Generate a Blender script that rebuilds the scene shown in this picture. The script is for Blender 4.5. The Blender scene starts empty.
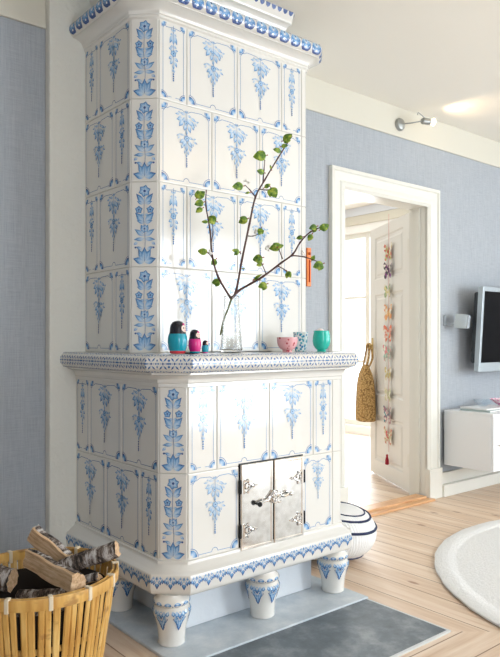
import bpy, bmesh, math, random
from mathutils import Vector, Matrix
PI = math.pi
C = bpy.context.scene.collection
random.seed(7)

# ---------------------------------------------------------------- camera
A = math.radians(39.63)                     # heading, measured from the back wall's normal
FPX, HC, Y0 = 674.2, 1.1, 340.4             # focal length in px, eye height, horizon row
SA, CA = math.sin(A), math.cos(A)
cam = bpy.data.cameras.new('camera'); camo = bpy.data.objects.new('camera', cam); C.objects.link(camo)
camo.location = (0, 0, HC); camo.rotation_euler = (PI/2, 0, -A)
cam.sensor_fit = 'VERTICAL'; cam.sensor_height = 36; cam.lens = 36*FPX/657
cam.shift_y = (Y0-328.5)/657; cam.clip_start = 0.05
bpy.context.scene.camera = camo

# ---------------------------------------------------------------- world, light, exposure
W = bpy.data.worlds.new('overcast_sky'); bpy.context.scene.world = W; W.use_nodes = True
bg = W.node_tree.nodes['Background']; bg.inputs[0].default_value = (0.86, 0.93, 1.0, 1); bg.inputs[1].default_value = 3.2
def area(name, loc, target, sx, sy, power, col):
    l = bpy.data.lights.new(name, 'AREA'); l.shape = 'RECTANGLE'; l.size = sx; l.size_y = sy; l.energy = power; l.color = col
    o = bpy.data.objects.new(name, l); C.objects.link(o); o.location = loc
    o.rotation_euler = (Vector(target)-Vector(loc)).to_track_quat('-Z', 'Y').to_euler(); return o
area('daylight_front_window', (4.72, -1.93, 1.2), (4.72, 2, 1.2), 1.5, 2.1, 68, (0.89, 0.95, 1.0))
area('left_fill_light', (0.6, -1.93, 1.5), (0.6, 2, 1.5), 1.25, 1.5, 32, (0.90, 0.94, 1.0))  # added fill that lifts the left wall and the stove's left face
area('daylight_side_window', (6.52, -0.7, 1.5), (0, -0.7, 1.5), 1.5, 1.5, 52, (0.92, 0.96, 1.0))
area('warm_ceiling_bounce', (3.2, -0.6, 2.2), (3.2, -0.6, 3), 1.2, 1.2, 15, (1.0, 0.74, 0.46))  # added upward fill warming the ceiling, no fixture behind it
area('daylight_far_room', (5.93, 5.2, 1.3), (3.5, 5.0, 1.0), 2.6, 2.1, 110, (0.95, 0.98, 1.0))
VS = bpy.context.scene.view_settings
VS.view_transform = 'Standard'; VS.look = 'None'; VS.gamma = 1; VS.use_curve_mapping = False
VS.exposure = 0.38
bpy.context.scene.display_settings.display_device = 'sRGB'

# measured positions: a column of the photo at a wall-parallel plane, or at a forward distance
def ray(px):
    u = (px-250)/FPX; return SA+u*CA, CA-u*SA
def atY(px, Y): dx, dy = ray(px); return dx/dy*Y
def fwd(X, Y): return X*SA+Y*CA
def P(px, py, t): dx, dy = ray(px); return Vector((dx*t, dy*t, HC-(py-Y0)*t/FPX))

# ---------------------------------------------------------------- materials
def mat(name, col, rough=0.5, metal=0.0, **k):
    m = bpy.data.materials.new(name); m.use_nodes = True; b = m.node_tree.nodes['Principled BSDF']
    b.inputs['Base Color'].default_value = (*col, 1); b.inputs['Roughness'].default_value = rough; b.inputs['Metallic'].default_value = metal
    for a_, v in k.items():
        b.inputs[a_.replace('_', ' ')].default_value = v
    return m
class N:
    def __init__(s, m): s.m = m; s.t = m.node_tree; s.b = s.t.nodes['Principled BSDF']
    def n(s, typ, ins=None, **k):
        x = s.t.nodes.new(typ)
        for a_, v in k.items(): setattr(x, a_, v)
        for i, v in (ins or {}).items():
            if isinstance(v, bpy.types.NodeSocket): s.t.links.new(v, x.inputs[i])
            else: x.inputs[i].default_value = v
        return x
    def link(s, a_, b_): s.t.links.new(a_, b_)
    def coord(s, scale=(1, 1, 1), loc=(0, 0, 0), rot=(0, 0, 0), which='Object'):
        t = s.n('ShaderNodeTexCoord'); return s.n('ShaderNodeMapping', {'Vector': t.outputs[which], 'Scale': scale, 'Location': loc, 'Rotation': rot}).outputs[0]
    def noise(s, vec, scale, detail=3, rough=0.5): return s.n('ShaderNodeTexNoise', {'Vector': vec, 'Scale': scale, 'Detail': detail, 'Roughness': rough}).outputs['Fac']
    def ramp(s, fac, stops):
        r = s.n('ShaderNodeValToRGB', {'Fac': fac}); e = r.color_ramp.elements
        while len(e) < len(stops): e.new(0.5)
        for i, (p, c) in enumerate(stops): e[i].position = p; e[i].color = (*c, 1) if len(c) == 3 else c
        return r.outputs[0]
    def mix(s, f, a_, b_, mode='MIX'):
        return s.n('ShaderNodeMix', {0: f, 6: a_, 7: b_}, data_type='RGBA', blend_type=mode).outputs[2]
    def math(s, op, a_, b_=0.0): return s.n('ShaderNodeMath', {0: a_, 1: b_}, operation=op).outputs[0]
    def bump(s, h, strength, dist=0.01, normal=None):
        x = s.n('ShaderNodeBump', {'Height': h, 'Strength': strength, 'Distance': dist})
        s.link(x.outputs[0], s.b.inputs['Normal']); return x
    def color(s, c): s.link(c, s.b.inputs['Base Color'])
def c4(c): return (*c, 1)

# tile glaze: milky white, brushed cobalt where the 'paint' attribute says so
def make_glaze(name, white):
    g = mat(name, white, 0.12, IOR=1.60); n = N(g)
    at = n.n('ShaderNodeAttribute', attribute_name='paint').outputs['Fac']
    co = n.coord()
    br = n.noise(co, 160, 3); br2 = n.math('MULTIPLY_ADD', br, 0.7); n.t.nodes[-1].inputs[2].default_value = 0.85
    d = n.math('MULTIPLY', at, br2)
    c = n.ramp(d, [(0, white), (0.22, (0.38, 0.56, 0.76)), (0.5, (0.085, 0.27, 0.56)), (0.95, (0.015, 0.06, 0.24))])
    cl = n.noise(co, 5, 2); c = n.mix(n.math('MULTIPLY', cl, 0.10), c, (0.66, 0.72, 0.76, 1))
    n.color(c); wv = n.noise(co, 9, 2); n.bump(wv, 0.12, 0.008)
    return g
GLAZE = make_glaze('white_tile_glaze', (0.76, 0.74, 0.69))
GROUT = mat('tile_joint_grout', (0.60, 0.58, 0.53), 0.8)
PLASTER = mat('rough_white_plaster', (0.74, 0.73, 0.66), 0.85); n = N(PLASTER); co = n.coord()
n.bump(n.math('ADD', n.noise(co, 45, 5), n.noise(co, 7, 3)), 0.5, 0.012)
n.color(n.mix(n.noise(co, 3, 3), (0.72, 0.71, 0.64, 1), (0.78, 0.77, 0.71, 1)))
PAPER = mat('blue_linen_wallpaper', (0.5, 0.56, 0.65), 0.9); n = N(PAPER)
wv = n.noise(n.coord((1, 1, 26)), 11, 4, 0.7); wh = n.noise(n.coord((26, 26, 1)), 11, 4, 0.7)
w_ = n.math('ADD', wv, wh); n.color(n.ramp(n.math('MULTIPLY', w_, 0.5), [(0.34, (0.30, 0.33, 0.37)), (0.5, (0.38, 0.41, 0.445)), (0.66, (0.455, 0.48, 0.51))]))
n.bump(w_, 0.25, 0.003)
FRIEZE = mat('cream_frieze_paint', (0.64, 0.615, 0.53), 0.7); n = N(FRIEZE); n.bump(n.noise(n.coord(), 30, 4), 0.12, 0.004)
CEIL = mat('white_ceiling_paint', (0.82, 0.795, 0.73), 0.8); n = N(CEIL); n.bump(n.noise(n.coord(), 12, 4), 0.08, 0.004)
WOODW = mat('cream_gloss_woodwork', (0.74, 0.73, 0.67), 0.32); n = N(WOODW); n.bump(n.noise(n.coord((1, 1, .2)), 60, 3), 0.06, 0.003)
DOORW = mat('door_paint', (0.78, 0.775, 0.74), 0.4); n = N(DOORW); n.bump(n.noise(n.coord((1, 1, .2)), 60, 3), 0.06, 0.003)
BLUEBAND = mat('pale_blue_coving_paint', (0.70, 0.74, 0.80), 0.7)
WHITEWALL = mat('white_wall_paint', (0.86, 0.86, 0.84), 0.8)
UNDER = mat('pale_blue_painted_masonry', (0.70, 0.74, 0.78), 0.6); n = N(UNDER); n.bump(n.noise(n.coord(), 18, 5), 0.4, 0.008)
n.color(n.mix(n.noise(n.coord(), 6, 4), (0.66, 0.71, 0.76, 1), (0.76, 0.79, 0.82, 1)))

def plank_mat(name, along_x):
    m = mat(name, (0.75, 0.58, 0.42), 0.42); n = N(m)
    rot = (0, 0, 0) if along_x else (0, 0, PI/2)
    co = n.coord(rot=rot)
    bk = n.n('ShaderNodeTexBrick', {'Vector': co, 'Color1': (0.35, 0.35, 0.35, 1), 'Color2': (0.75, 0.75, 0.75, 1), 'Mortar': (0, 0, 0, 1),
        'Scale': 1.0, 'Mortar Size': 0.0028, 'Mortar Smooth': 0.2, 'Brick Width': 3.6, 'Row Height': 0.145}, offset=0.37)
    t = n.t.nodes[1]
    st = n.n('ShaderNodeVectorMath', {0: co, 1: (0.55, 9, 1)}, operation='MULTIPLY').outputs[0]
    off = n.n('ShaderNodeVectorMath', {0: st, 1: bk.outputs['Color']}, operation='ADD').outputs[0]
    g = n.noise(off, 3.2, 6, 0.62)
    c = n.ramp(g, [(0.30, (0.57, 0.395, 0.26)), (0.5, (0.69, 0.53, 0.395)), (0.70, (0.78, 0.65, 0.525))])
    c = n.mix(0.30, c, bk.outputs['Color'], 'SOFT_LIGHT')
    kn = n.n('ShaderNodeTexVoronoi', {'Vector': n.n('ShaderNodeVectorMath', {0: co, 1: (1.7, 4.3, 1)}, operation='MULTIPLY').outputs[0], 'Scale': 1.0, 'Randomness': 1.0}, voronoi_dimensions='2D').outputs['Distance']
    k = n.ramp(kn, [(0.0, (1, 1, 1)), (0.035, (0.8, 0.8, 0.8)), (0.065, (0, 0, 0))])
    c = n.mix(n.math('MULTIPLY', k, 0.85), c, (0.27, 0.12, 0.06, 1))
    c = n.mix(n.math('MULTIPLY', bk.outputs['Fac'], 0.95), c, (0.25, 0.15, 0.09, 1))
    n.color(c); n.bump(n.math('SUBTRACT', 1.0, bk.outputs['Fac']), 0.5, 0.003)
    return m
PLANK_Y = plank_mat('pale_pine_planks', False); PLANK_X = plank_mat('pale_pine_border_planks', True)
THRESH = mat('orange_pine', (0.66, 0.36, 0.17), 0.4); n = N(THRESH)
g = n.noise(n.coord((0.8, 14, 14)), 6, 5); n.color(n.ramp(g, [(0.3, (0.50, 0.24, 0.10)), (0.7, (0.78, 0.48, 0.25))]))
SLATE = mat('dark_blue_grey_slate', (0.16, 0.18, 0.2), 0.42, Specular_IOR_Level=0.35); n = N(SLATE); co = n.coord()
g1 = n.noise(co, 7, 8, 0.68); g2 = n.noise(n.coord((1, 3, 1), rot=(0, 0, .5)), 22, 6, 0.7)
n.color(n.mix(n.math('MULTIPLY', g2, 0.5), n.ramp(g1, [(0.3, (0.045, 0.062, 0.078)), (0.5, (0.11, 0.135, 0.158)), (0.66, (0.26, 0.29, 0.31))]), (0.19, 0.22, 0.245, 1)))
n.bump(g1, 0.25, 0.004)
LSLATE = mat('light_blue_grey_hearth_stone', (0.5, 0.56, 0.6), 0.4); n = N(LSLATE); co = n.coord()
g1 = n.noise(co, 9, 8, 0.65); n.color(n.ramp(g1, [(0.3, (0.40, 0.47, 0.53)), (0.52, (0.53, 0.59, 0.64)), (0.7, (0.66, 0.70, 0.73))])); n.bump(g1, 0.2, 0.004)
EDGE = mat('pale_stone_edging', (0.6, 0.62, 0.63), 0.5)
STEEL = mat('polished_nickel', (0.80, 0.79, 0.78), 0.13, 1.0); n = N(STEEL); co = n.coord()
g = n.noise(co, 14, 6, 0.7); n.link(n.ramp(g, [(0.35, (0.05,)*3), (0.7, (0.20,)*3)]), n.b.inputs['Roughness'])
n.color(n.ramp(n.noise(co, 25, 4), [(0.3, (0.68, 0.66, 0.64)), (0.6, (0.86, 0.85, 0.84))])); n.bump(n.noise(co, 6, 2), 0.25, 0.004)
STEELB = mat('bright_nickel', (0.82, 0.81, 0.80), 0.12, 1.0)
BLACKI = mat('blackened_iron', (0.02, 0.02, 0.02), 0.5, 0.5)
HOLE = mat('soot_dark', (0.015, 0.013, 0.012), 0.9)
BAMBOO = mat('honey_bamboo', (0.62, 0.36, 0.12), 0.38); n = N(BAMBOO)
g = n.noise(n.coord((1, 1, .12)), 40, 4); g2 = n.noise(n.coord((1, 1, 1.6)), 14, 3)
c = n.ramp(g, [(0.3, (0.50, 0.25, 0.055)), (0.55, (0.68, 0.40, 0.11)), (0.75, (0.82, 0.57, 0.22))])
n.color(n.mix(n.ramp(g2, [(0.60, (0, 0, 0)), (0.68, (0.6, 0.6, 0.6))]), c, (0.28, 0.12, 0.04, 1)))
RATTAN = mat('pale_rattan_binding', (0.72, 0.62, 0.46), 0.6)
BARK = mat('birch_bark', (0.6, 0.58, 0.54), 0.85); n = N(BARK); co = n.coord((3, 1, 1))
g = n.noise(co, 16, 8, 0.75); n.color(n.ramp(g, [(0.44, (0.025, 0.018, 0.015)), (0.52, (0.20, 0.15, 0.12)), (0.58, (0.50, 0.46, 0.43)), (0.75, (0.80, 0.78, 0.75))])); n.bump(g, 0.9, 0.01)
SPLIT = mat('split_birch_wood', (0.6, 0.40, 0.24), 0.8); n = N(SPLIT); g = n.noise(n.coord((1, 12, 12)), 9, 6, .7)
n.color(n.ramp(g, [(0.3, (0.38, 0.21, 0.10)), (0.5, (0.64, 0.43, 0.25)), (0.75, (0.80, 0.62, 0.42))])); n.bump(g, 0.5, 0.006)
INNER_SHADE = mat('basket_inner_shade', (.022, .016, .012), .95)  # dark tone standing in for the shade inside the basket
TWIG = mat('dark_red_brown_twig', (0.085, 0.035, 0.025), 0.6)
GREENTWIG = mat('mossy_stem_in_water', (0.16, 0.17, 0.04), 0.5)
LEAF = mat('young_green_leaf', (0.16, 0.30, 0.03), 0.5, Subsurface_Weight=0.0); n = N(LEAF)
g = n.noise(n.coord(), 60, 3); n.color(n.ramp(g, [(0.35, (0.045, 0.12, 0.012)), (0.5, (0.14, 0.27, 0.02)), (0.65, (0.40, 0.48, 0.05))]))
FLUFF = mat('white_catkin_fluff', (0.85, 0.83, 0.78), 0.9)
BUD = mat('red_bud_scale', (0.32, 0.07, 0.03), 0.6)
VASEG = mat('clear_ribbed_glass', (0.97, 0.99, 0.99), 0.02, Transmission_Weight=1.0, IOR=1.45)
def thin_glass(name, tint=(0.95, 0.98, 1.0)):
    m = bpy.data.materials.new(name); m.use_nodes = True; t = m.node_tree; t.nodes.clear()
    o = t.nodes.new('ShaderNodeOutputMaterial'); mx = t.nodes.new('ShaderNodeMixShader'); tr = t.nodes.new('ShaderNodeBsdfTransparent'); gl = t.nodes.new('ShaderNodeBsdfGlossy')
    tr.inputs[0].default_value = (*tint, 1); gl.inputs['Roughness'].default_value = 0.02; mx.inputs[0].default_value = 0.07
    t.links.new(tr.outputs[0], mx.inputs[1]); t.links.new(gl.outputs[0], mx.inputs[2]); t.links.new(mx.outputs[0], o.inputs[0]); return m
PANE = thin_glass('window_glass')
def enamel(name, col, r=0.2): return mat(name, col, r)
RUGM = mat('white_wool_pile', (0.78, 0.77, 0.74), 1.0); n = N(RUGM); co = n.coord(); g = n.noise(co, 130, 3, .8); g2 = n.noise(co, 6, 4)
n.color(n.mix(n.math('MULTIPLY', g, 0.35), (0.86, 0.86, 0.85, 1), (0.66, 0.67, 0.67, 1))); n.bump(n.math('ADD', n.noise(co, 55, 4, .8), n.math('MULTIPLY', g2, 0.8)), 0.7, 0.022)
KNIT = mat('white_knit_cotton', (0.80, 0.80, 0.79), 0.95); n = N(KNIT)
n.bump(n.n('ShaderNodeTexWave', {'Vector': n.coord(), 'Scale': 22.0, 'Distortion': 3.0}).outputs['Fac'], 0.4, 0.006)
NAVY = mat('navy_yarn', (0.02, 0.03, 0.08), 0.9)
SEAGR = mat('golden_woven_seagrass', (0.42, 0.24, 0.07), 0.75); n = N(SEAGR); co = n.coord()
g = n.n('ShaderNodeTexVoronoi', {'Vector': co, 'Scale': 75.0}).outputs['Distance']
n.color(n.ramp(g, [(0.0, (0.72, 0.50, 0.22)), (0.5, (0.50, 0.30, 0.10)), (0.9, (0.14, 0.07, 0.02))])); n.bump(g, -1.0, 0.01)
SILVER = mat('silver_plastic', (0.46, 0.52, 0.56), 0.3, 0.3)
GREYP = mat('grey_plastic', (0.36, 0.40, 0.44), 0.4)
DARKP = mat('dark_plastic', (0.03, 0.035, 0.04), 0.4)
SCREEN = mat('black_screen', (0.003, 0.003, 0.004), 0.25, Specular_IOR_Level=0.12)
CABW = mat('white_lacquer', (0.80, 0.82, 0.84), 0.3)
LAMPM = mat('brushed_grey_metal', (0.35, 0.36, 0.35), 0.35, 0.8)
BULB = mat('lit_bulb', (1, 0.9, 0.7), 0.3, Emission_Color=(1, 0.80, 0.50, 1), Emission_Strength=3.0)
ORANGE = mat('orange_lacquer', (0.80, 0.20, 0.02), 0.35)
BRASS = mat('brass', (0.55, 0.40, 0.16), 0.35, 1.0)

# ---------------------------------------------------------------- mesh helpers
def obj(name, bm, mats, parent=None, smooth=False):
    me = bpy.data.meshes.new(name)
    bmesh.ops.recalc_face_normals(bm, faces=bm.faces) if not bm.verts.layers.float.get('paint') else None
    bm.to_mesh(me); bm.free()
    for m in (mats if isinstance(mats, (list, tuple)) else [mats]): me.materials.append(m)
    if smooth:
        for p in me.polygons: p.use_smooth = True
        me.set_sharp_from_angle(angle=math.radians(smooth if smooth is not True else 40))
    o = bpy.data.objects.new(name, me); C.objects.link(o)
    if parent is not None: o.parent = parent
    return o
def tag(o, label, cat, group=None, kind=None):
    o['label'] = label; o['category'] = cat
    if group: o['group'] = group
    if kind: o['kind'] = kind
    return o
def thing(name, label, cat, loc=(0, 0, 0), rz=0, group=None):
    o = bpy.data.objects.new(name, None); C.objects.link(o); o.empty_display_size = .05
    o.location = loc; o.rotation_euler = (0, 0, rz); return tag(o, label, cat, group)
def struct(name, bm, mats, parent=None, smooth=False):
    o = obj(name, bm, mats, parent, smooth)
    if parent is None: o['kind'] = 'structure'
    return o
def face(bm, vs, mi=0):
    f = bm.faces.new(vs); f.material_index = mi; return f
def box(bm, x0, x1, y0, y1, z0, z1, mi=0, bev=0.0, M=None):
    co = [(x, y, z) for x in (x0, x1) for y in (y0, y1) for z in (z0, z1)]
    v = [bm.verts.new((M @ Vector(c)) if M else c) for c in co]
    fs = [face(bm, [v[i] for i in q], mi) for q in ((0, 1, 3, 2), (4, 6, 7, 5), (0, 4, 5, 1), (2, 3, 7, 6), (0, 2, 6, 4), (1, 5, 7, 3))]
    if bev > 0:
        es = list({e for f in fs for e in f.edges})
        r = bmesh.ops.bevel(bm, geom=es, offset=bev, segments=2, affect='EDGES', profile=0.5)
        for f in r['faces']: f.material_index = mi
def boxo(name, *a, m, parent=None, bev=0.0, smooth=False, M=None):
    bm = bmesh.new(); box(bm, *a, bev=bev, M=M); return obj(name, bm, m, parent, smooth)
def lathe(bm, prof, seg=32, c=(0, 0, 0), mi=0, cap=True, mats=None, wob=None):
    rings = []
    for r, z in prof:
        rr = [bm.verts.new((c[0]+r*math.cos(2*PI*i/seg)*(1+(wob(i/seg, z) if wob else 0)), c[1]+r*math.sin(2*PI*i/seg)*(1+(wob(i/seg, z) if wob else 0)), c[2]+z)) for i in range(seg)]
        rings.append(rr)
    for k in range(len(rings)-1):
        for i in range(seg):
            j = (i+1) % seg; face(bm, [rings[k][i], rings[k][j], rings[k+1][j], rings[k+1][i]], mats[k] if mats else mi)
    if cap:
        face(bm, rings[0][::-1], mats[0] if mats else mi); face(bm, rings[-1], mats[-1] if mats else mi)
    return rings
def tube(bm, pts, rad, seg=8, mi=0, close=False):
    pts = [Vector(p) for p in pts]; n_ = len(pts)
    rad = rad if isinstance(rad, (list, tuple)) else [rad]*n_
    rings = []; ref = None
    for k in range(n_):
        if close: t = pts[(k+1) % n_]-pts[k-1]
        else: t = pts[min(k+1, n_-1)]-pts[max(k-1, 0)]
        t.normalize()
        if ref is None: ref = t.orthogonal().normalized()
        ref = (ref-t*ref.dot(t)).normalized(); b_ = t.cross(ref)
        rings.append([bm.verts.new(pts[k]+(ref*math.cos(2*PI*i/seg)+b_*math.sin(2*PI*i/seg))*rad[k]) for i in range(seg)])
    for k in range(n_ if close else n_-1):
        a_, b_ = rings[k], rings[(k+1) % n_]
        for i in range(seg): face(bm, [a_[i], a_[(i+1) % seg], b_[(i+1) % seg], b_[i]], mi)
    if not close: face(bm, rings[0][::-1], mi); face(bm, rings[-1], mi)
def spline(pts, n_=4):
    pts = [Vector(p) for p in pts]; out = []
    for i in range(len(pts)-1):
        p0 = pts[max(i-1, 0)]; p1 = pts[i]; p2 = pts[i+1]; p3 = pts[min(i+2, len(pts)-1)]
        for k in range(n_):
            t = k/n_; out.append(0.5*((2*p1)+(p2-p0)*t+(2*p0-5*p1+4*p2-p3)*t*t+(3*p1-p0-3*p2+p3)*t**3))
    return out+[pts[-1]]
def slab(bm, poly, z0, z1, mi=0):
    a_ = [bm.verts.new((x, y, z0)) for x, y in poly]; b_ = [bm.verts.new((x, y, z1)) for x, y in poly]
    face(bm, a_[::-1], mi); face(bm, b_, mi)
    for i in range(len(poly)):
        j = (i+1) % len(poly); face(bm, [a_[i], a_[j], b_[j], b_[i]], mi)

# ---------------------------------------------------------------- room shell
YW = 2.82; ZC = 2.643; ZR = 2.448; ZD = 2.15
XL, XR, YF = -2.0, 6.6, -2.0
DX0, DX1, DZ = 3.078, 3.915, 2.022       # doorway
WT = 0.2; WB = 0.13
def wall_y(name, x0, x1, y0, y1, z0, z1, holes, m):
    bm = bmesh.new(); xs = sorted({x0, x1, *[h[0] for h in holes], *[h[1] for h in holes]})
    for a_, b_ in zip(xs, xs[1:]):
        hs = sorted([(h[2], h[3]) for h in holes if h[0] <= a_+1e-6 and h[1] >= b_-1e-6]); z = z0
        for h0, h1 in hs:
            if h0 > z: box(bm, a_, b_, y0, y1, z, h0)
            z = h1
        if z < z1: box(bm, a_, b_, y0, y1, z, z1)
    return bm
struct('wall_back', wall_y('', XL, XR, YW, YW+WB, 0, ZC, [(DX0-.015, DX1+.015, 0, DZ+.015)], None), PAPER)
WIN1, WIN2, WIN3 = (3.9, 5.55, 0.08, 2.3), (-0.05, 1.25, 0.75, 2.25), (-1.5, 0.1, 0.75, 2.25)
struct('wall_front', wall_y('', XL, XR, YF-WT, YF, 0, ZC, [WIN1, WIN2], None), PAPER)
def rot_wall(bm, x):   # swap x and y so that the wall runs along y at x
    for v in bm.verts: v.co = Vector((v.co.y, v.co.x, v.co.z))
    return bm
struct('wall_right', rot_wall(wall_y('', YF, YW, XR, XR+WT, 0, ZC, [WIN3], None), XR), PAPER)
bm = bmesh.new(); box(bm, XL-WT, XL, YF, YW, 0, ZC); struct('wall_left', bm, PAPER)
def window(name, x0, x1, z0, z1, y0, y1, swap=False, bars=(1, 2)):
    bm = bmesh.new(); f = 0.06
    box(bm, x0, x0+f, y0, y1, z0, z1); box(bm, x1-f, x1, y0, y1, z0, z1); box(bm, x0+f, x1-f, y0, y1, z0, z0+f); box(bm, x0+f, x1-f, y0, y1, z1-f, z1)
    ym = (y0+y1)/2
    for k in range(bars[0]):
        xc = x0+(x1-x0)*(k+1)/(bars[0]+1); box(bm, xc-.03, xc+.03, ym-.03, ym+.03, z0+f, z1-f)
    for k in range(bars[1]):
        zc = z0+(z1-z0)*(k+1)/(bars[1]+1); box(bm, x0+f, x1-f, ym-.015, ym+.015, zc-.015, zc+.015)
    p = bmesh.new(); box(p, x0+f, x1-f, ym-.003, ym+.003, z0+f, z1-f)
    if swap: rot_wall(bm, 0); rot_wall(p, 0)
    w = struct(name, bm, WOODW); obj('pane', p, PANE, w); return w
window('window_1', *WIN1, YF-WT+.02, YF-.08); window('window_2', *WIN2, YF-WT+.02, YF-.08); window('window_3', *WIN3, XR+.08, XR+WT-.02, True)  # second window is unseen, added to go with the left fill
# friezes above the wallpaper
def band(name, x0, x1, z0, z1, d, m, y=YW):
    bm = bmesh.new(); box(bm, x0, x1, y-d, y, z0, z1, bev=.003); return struct(name, bm, m)
band('trim_1', XL, 1.18, ZR, ZC, .012, FRIEZE); band('trim_2', 2.70, XR, ZR, ZC, .012, FRIEZE)
bm = bmesh.new(); box(bm, 1.18, 2.70, YW-.05, YW, 0, ZC, bev=.006); struct('trim_3', bm, PLASTER)   # plaster fire strip behind the stove
# ceiling of both rooms
bm = bmesh.new(); box(bm, XL-WT, XR+WT, YF-WT, 8.6, ZC, ZC+.1); struct('ceiling', bm, CEIL)
# floor: boards run towards the back wall, a border by the hearth runs along it
HX0, HX1, HY0 = 1.25, 2.198, 1.487
bm = bmesh.new()
def poly(bm, pts, z, mi):
    v = [bm.verts.new((x, y, z)) for x, y in pts]; face(bm, v, mi)
mx = XR+WT
poly(bm, [(XL-WT, HY0), (HX1, HY0), (mx, HY0-(mx-HX1)*.83), (mx, 8.6), (XL-WT, 8.6)], 0, 0)
poly(bm, [(XL-WT, YF-WT), (mx, YF-WT), (mx, HY0-(mx-HX1)*.83), (HX1, HY0), (XL-WT, HY0)], 0, 1)
for v in bm.verts[:]: pass
r = bmesh.ops.extrude_face_region(bm, geom=bm.faces[:])
for v in [g_ for g_ in r['geom'] if isinstance(g_, bmesh.types.BMVert)]: v.co.z -= .08
struct('floor', bm, [PLANK_Y, PLANK_X])
# far room
bm = bmesh.new(); FX = 6.0; fh = [(3.35, 4.45, .10, 2.36), (4.62, 5.72, .10, 2.36), (5.89, 6.99, .10, 2.36)]
struct('wall_right_far', rot_wall(wall_y('', YW+WB, 8.6, FX, FX+WT, 0, ZC, fh, None), 0), WHITEWALL)
for i, h in enumerate(fh): window('window_%d' % (4+i), *h, FX+.05, FX+.12, True, (1, 2))
bm = bmesh.new(); box(bm, 1.0, FX, 8.6, 8.7, 0, ZC); struct('wall_back_far', bm, WHITEWALL)
bm = bmesh.new(); box(bm, .9, 1.0, YW+WB, 8.6, 0, ZC); struct('wall_left_far', bm, WHITEWALL)
bm = bmesh.new(); box(bm, FX-.03, FX, YW+WB, 8.6, 2.45, 2.55, bev=.003); struct('trim_7', bm, FRIEZE)
bm = bmesh.new(); box(bm, FX-.05, FX, YW+WB, 8.6, 2.55, ZC, bev=.003); struct('trim_8', bm, BLUEBAND)

# door casing with stepped profile
def casing_profile(u):  # depth over width fraction, outer edge to inner
    return [(0, 0), (0, .030), (.16, .034), (.22, .024), (.60, .020), (.68, .028), (.85, .030), (1, .016), (1, 0)]
bm = bmesh.new(); CW = .128
pr = casing_profile(0)
def corner(u, d, k):
    o_ = CW*(1-u)
    return {0: (DX0-o_, YW-d, 0.0), 1: (DX0-o_, YW-d, DZ+o_), 2: (DX1+o_, YW-d, DZ+o_), 3: (DX1+o_, YW-d, 0.0)}[k]
rows = [[bm.verts.new(corner(u, d, k)) for u, d in pr] for k in range(4)]
for k in range(3):
    for i in range(len(pr)-1): face(bm, [rows[k][i], rows[k][i+1], rows[k+1][i+1], rows[k+1][i]])
face(bm, rows[0]); face(bm, rows[3][::-1])
# jamb lining
box(bm, DX0-.015, DX0, YW-.005, YW+WB+.008, 0, DZ); box(bm, DX1, DX1+.015, YW-.005, YW+WB+.008, 0, DZ); box(bm, DX0-.015, DX1+.015, YW-.005, YW+WB+.008, DZ, DZ+.015)
box(bm, DX1-.012, DX1, YW+.045, YW+WB-.045, 0, DZ); box(bm, DX0, DX0+.012, YW+.045, YW+WB-.045, 0, DZ)
struct('trim_4', bm, WOODW)
bm = bmesh.new()
box(bm, DX1-.005, DX1+CW+.012, YW-.042, YW, 0, .21, bev=.004); struct('trim_5', bm, WOODW)
bm = bmesh.new()
box(bm, DX0-CW-.012, DX0+.005, YW-.042, YW, 0, .21, bev=.004); struct('trim_6', bm, WOODW)
def base(name, x0, x1):
    bm = bmesh.new(); box(bm, x0, x1, YW-.022, YW, 0.085, .165, bev=.004); box(bm, x0, x1, YW-.055, YW, 0, .085, bev=.006); struct(name, bm, WOODW)
base('baseboard_right', DX1+CW+.012, XR); base('baseboard_back', 2.70, DX0-CW-.012); base('baseboard_left', XL, 1.18)
t = thing('door_threshold', 'stepped orange pine threshold lying in the doorway', 'threshold', (3.5, YW, 0))
boxo('tread', DX0-3.5+.001, DX1-3.5-.013, -.02, .075, .0, .028, m=THRESH, parent=t, bev=.004)
boxo('step', DX0-3.5, DX1-3.5+.01, -.075, -.02, .0, .016, m=THRESH, parent=t, bev=.003)

# panelled door leaf standing open into the far room
HG = Vector((3.935, 2.972, 0)); FE = Vector((4.358, 3.69, 0)); d_ = (FE-HG); DL = .828; d_.normalize()
door = bpy.data.objects.new('door_1', None); C.objects.link(door); door['kind'] = 'structure'
door.location = HG; door.rotation_euler = (0, 0, math.atan2(d_.y, d_.x))
# local x along leaf, local +y = visible side (towards the camera), thickness behind
bm = bmesh.new()
def raised(bm, x0, x1, z0, z1, y):
    # sunk moulding with raised field
    s = [(0, 0), (.012, -.010), (.03, -.010), (.045, -.002)]
    rs = []
    for i_, dy in s: rs.append([bm.verts.new(c) for c in ((x0+i_, y+dy, z0+i_), (x1-i_, y+dy, z0+i_), (x1-i_, y+dy, z1-i_), (x0+i_, y+dy, z1-i_))])
    for a_, b_ in zip(rs, rs[1:]):
        for i in range(4): face(bm, [a_[i], a_[(i+1) % 4], b_[(i+1) % 4], b_[i]])
    face(bm, rs[-1])
pans = [(.12, .72, 1.59, 1.93), (.12, .38, .66, 1.47), (.46, .72, .66, 1.47), (.12, .72, .13, .50)]
xs = sorted({0, DL, *[p[0] for p in pans], *[p[1] for p in pans]}); zs = sorted({.015, 2.012, *[p[2] for p in pans], *[p[3] for p in pans]})
for side, y in ((1, 0.0), (-1, -.04)):
    for a_, b_ in zip(xs, xs[1:]):
        for c_, e_ in zip(zs, zs[1:]):
            if not any(p[0] <= a_+1e-6 and p[1] >= b_-1e-6 and p[2] <= c_+1e-6 and p[3] >= e_-1e-6 for p in pans) or side < 0:
                face(bm, [bm.verts.new(q) for q in ((a_, y, c_), (b_, y, c_), (b_, y, e_), (a_, y, e_))])
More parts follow.
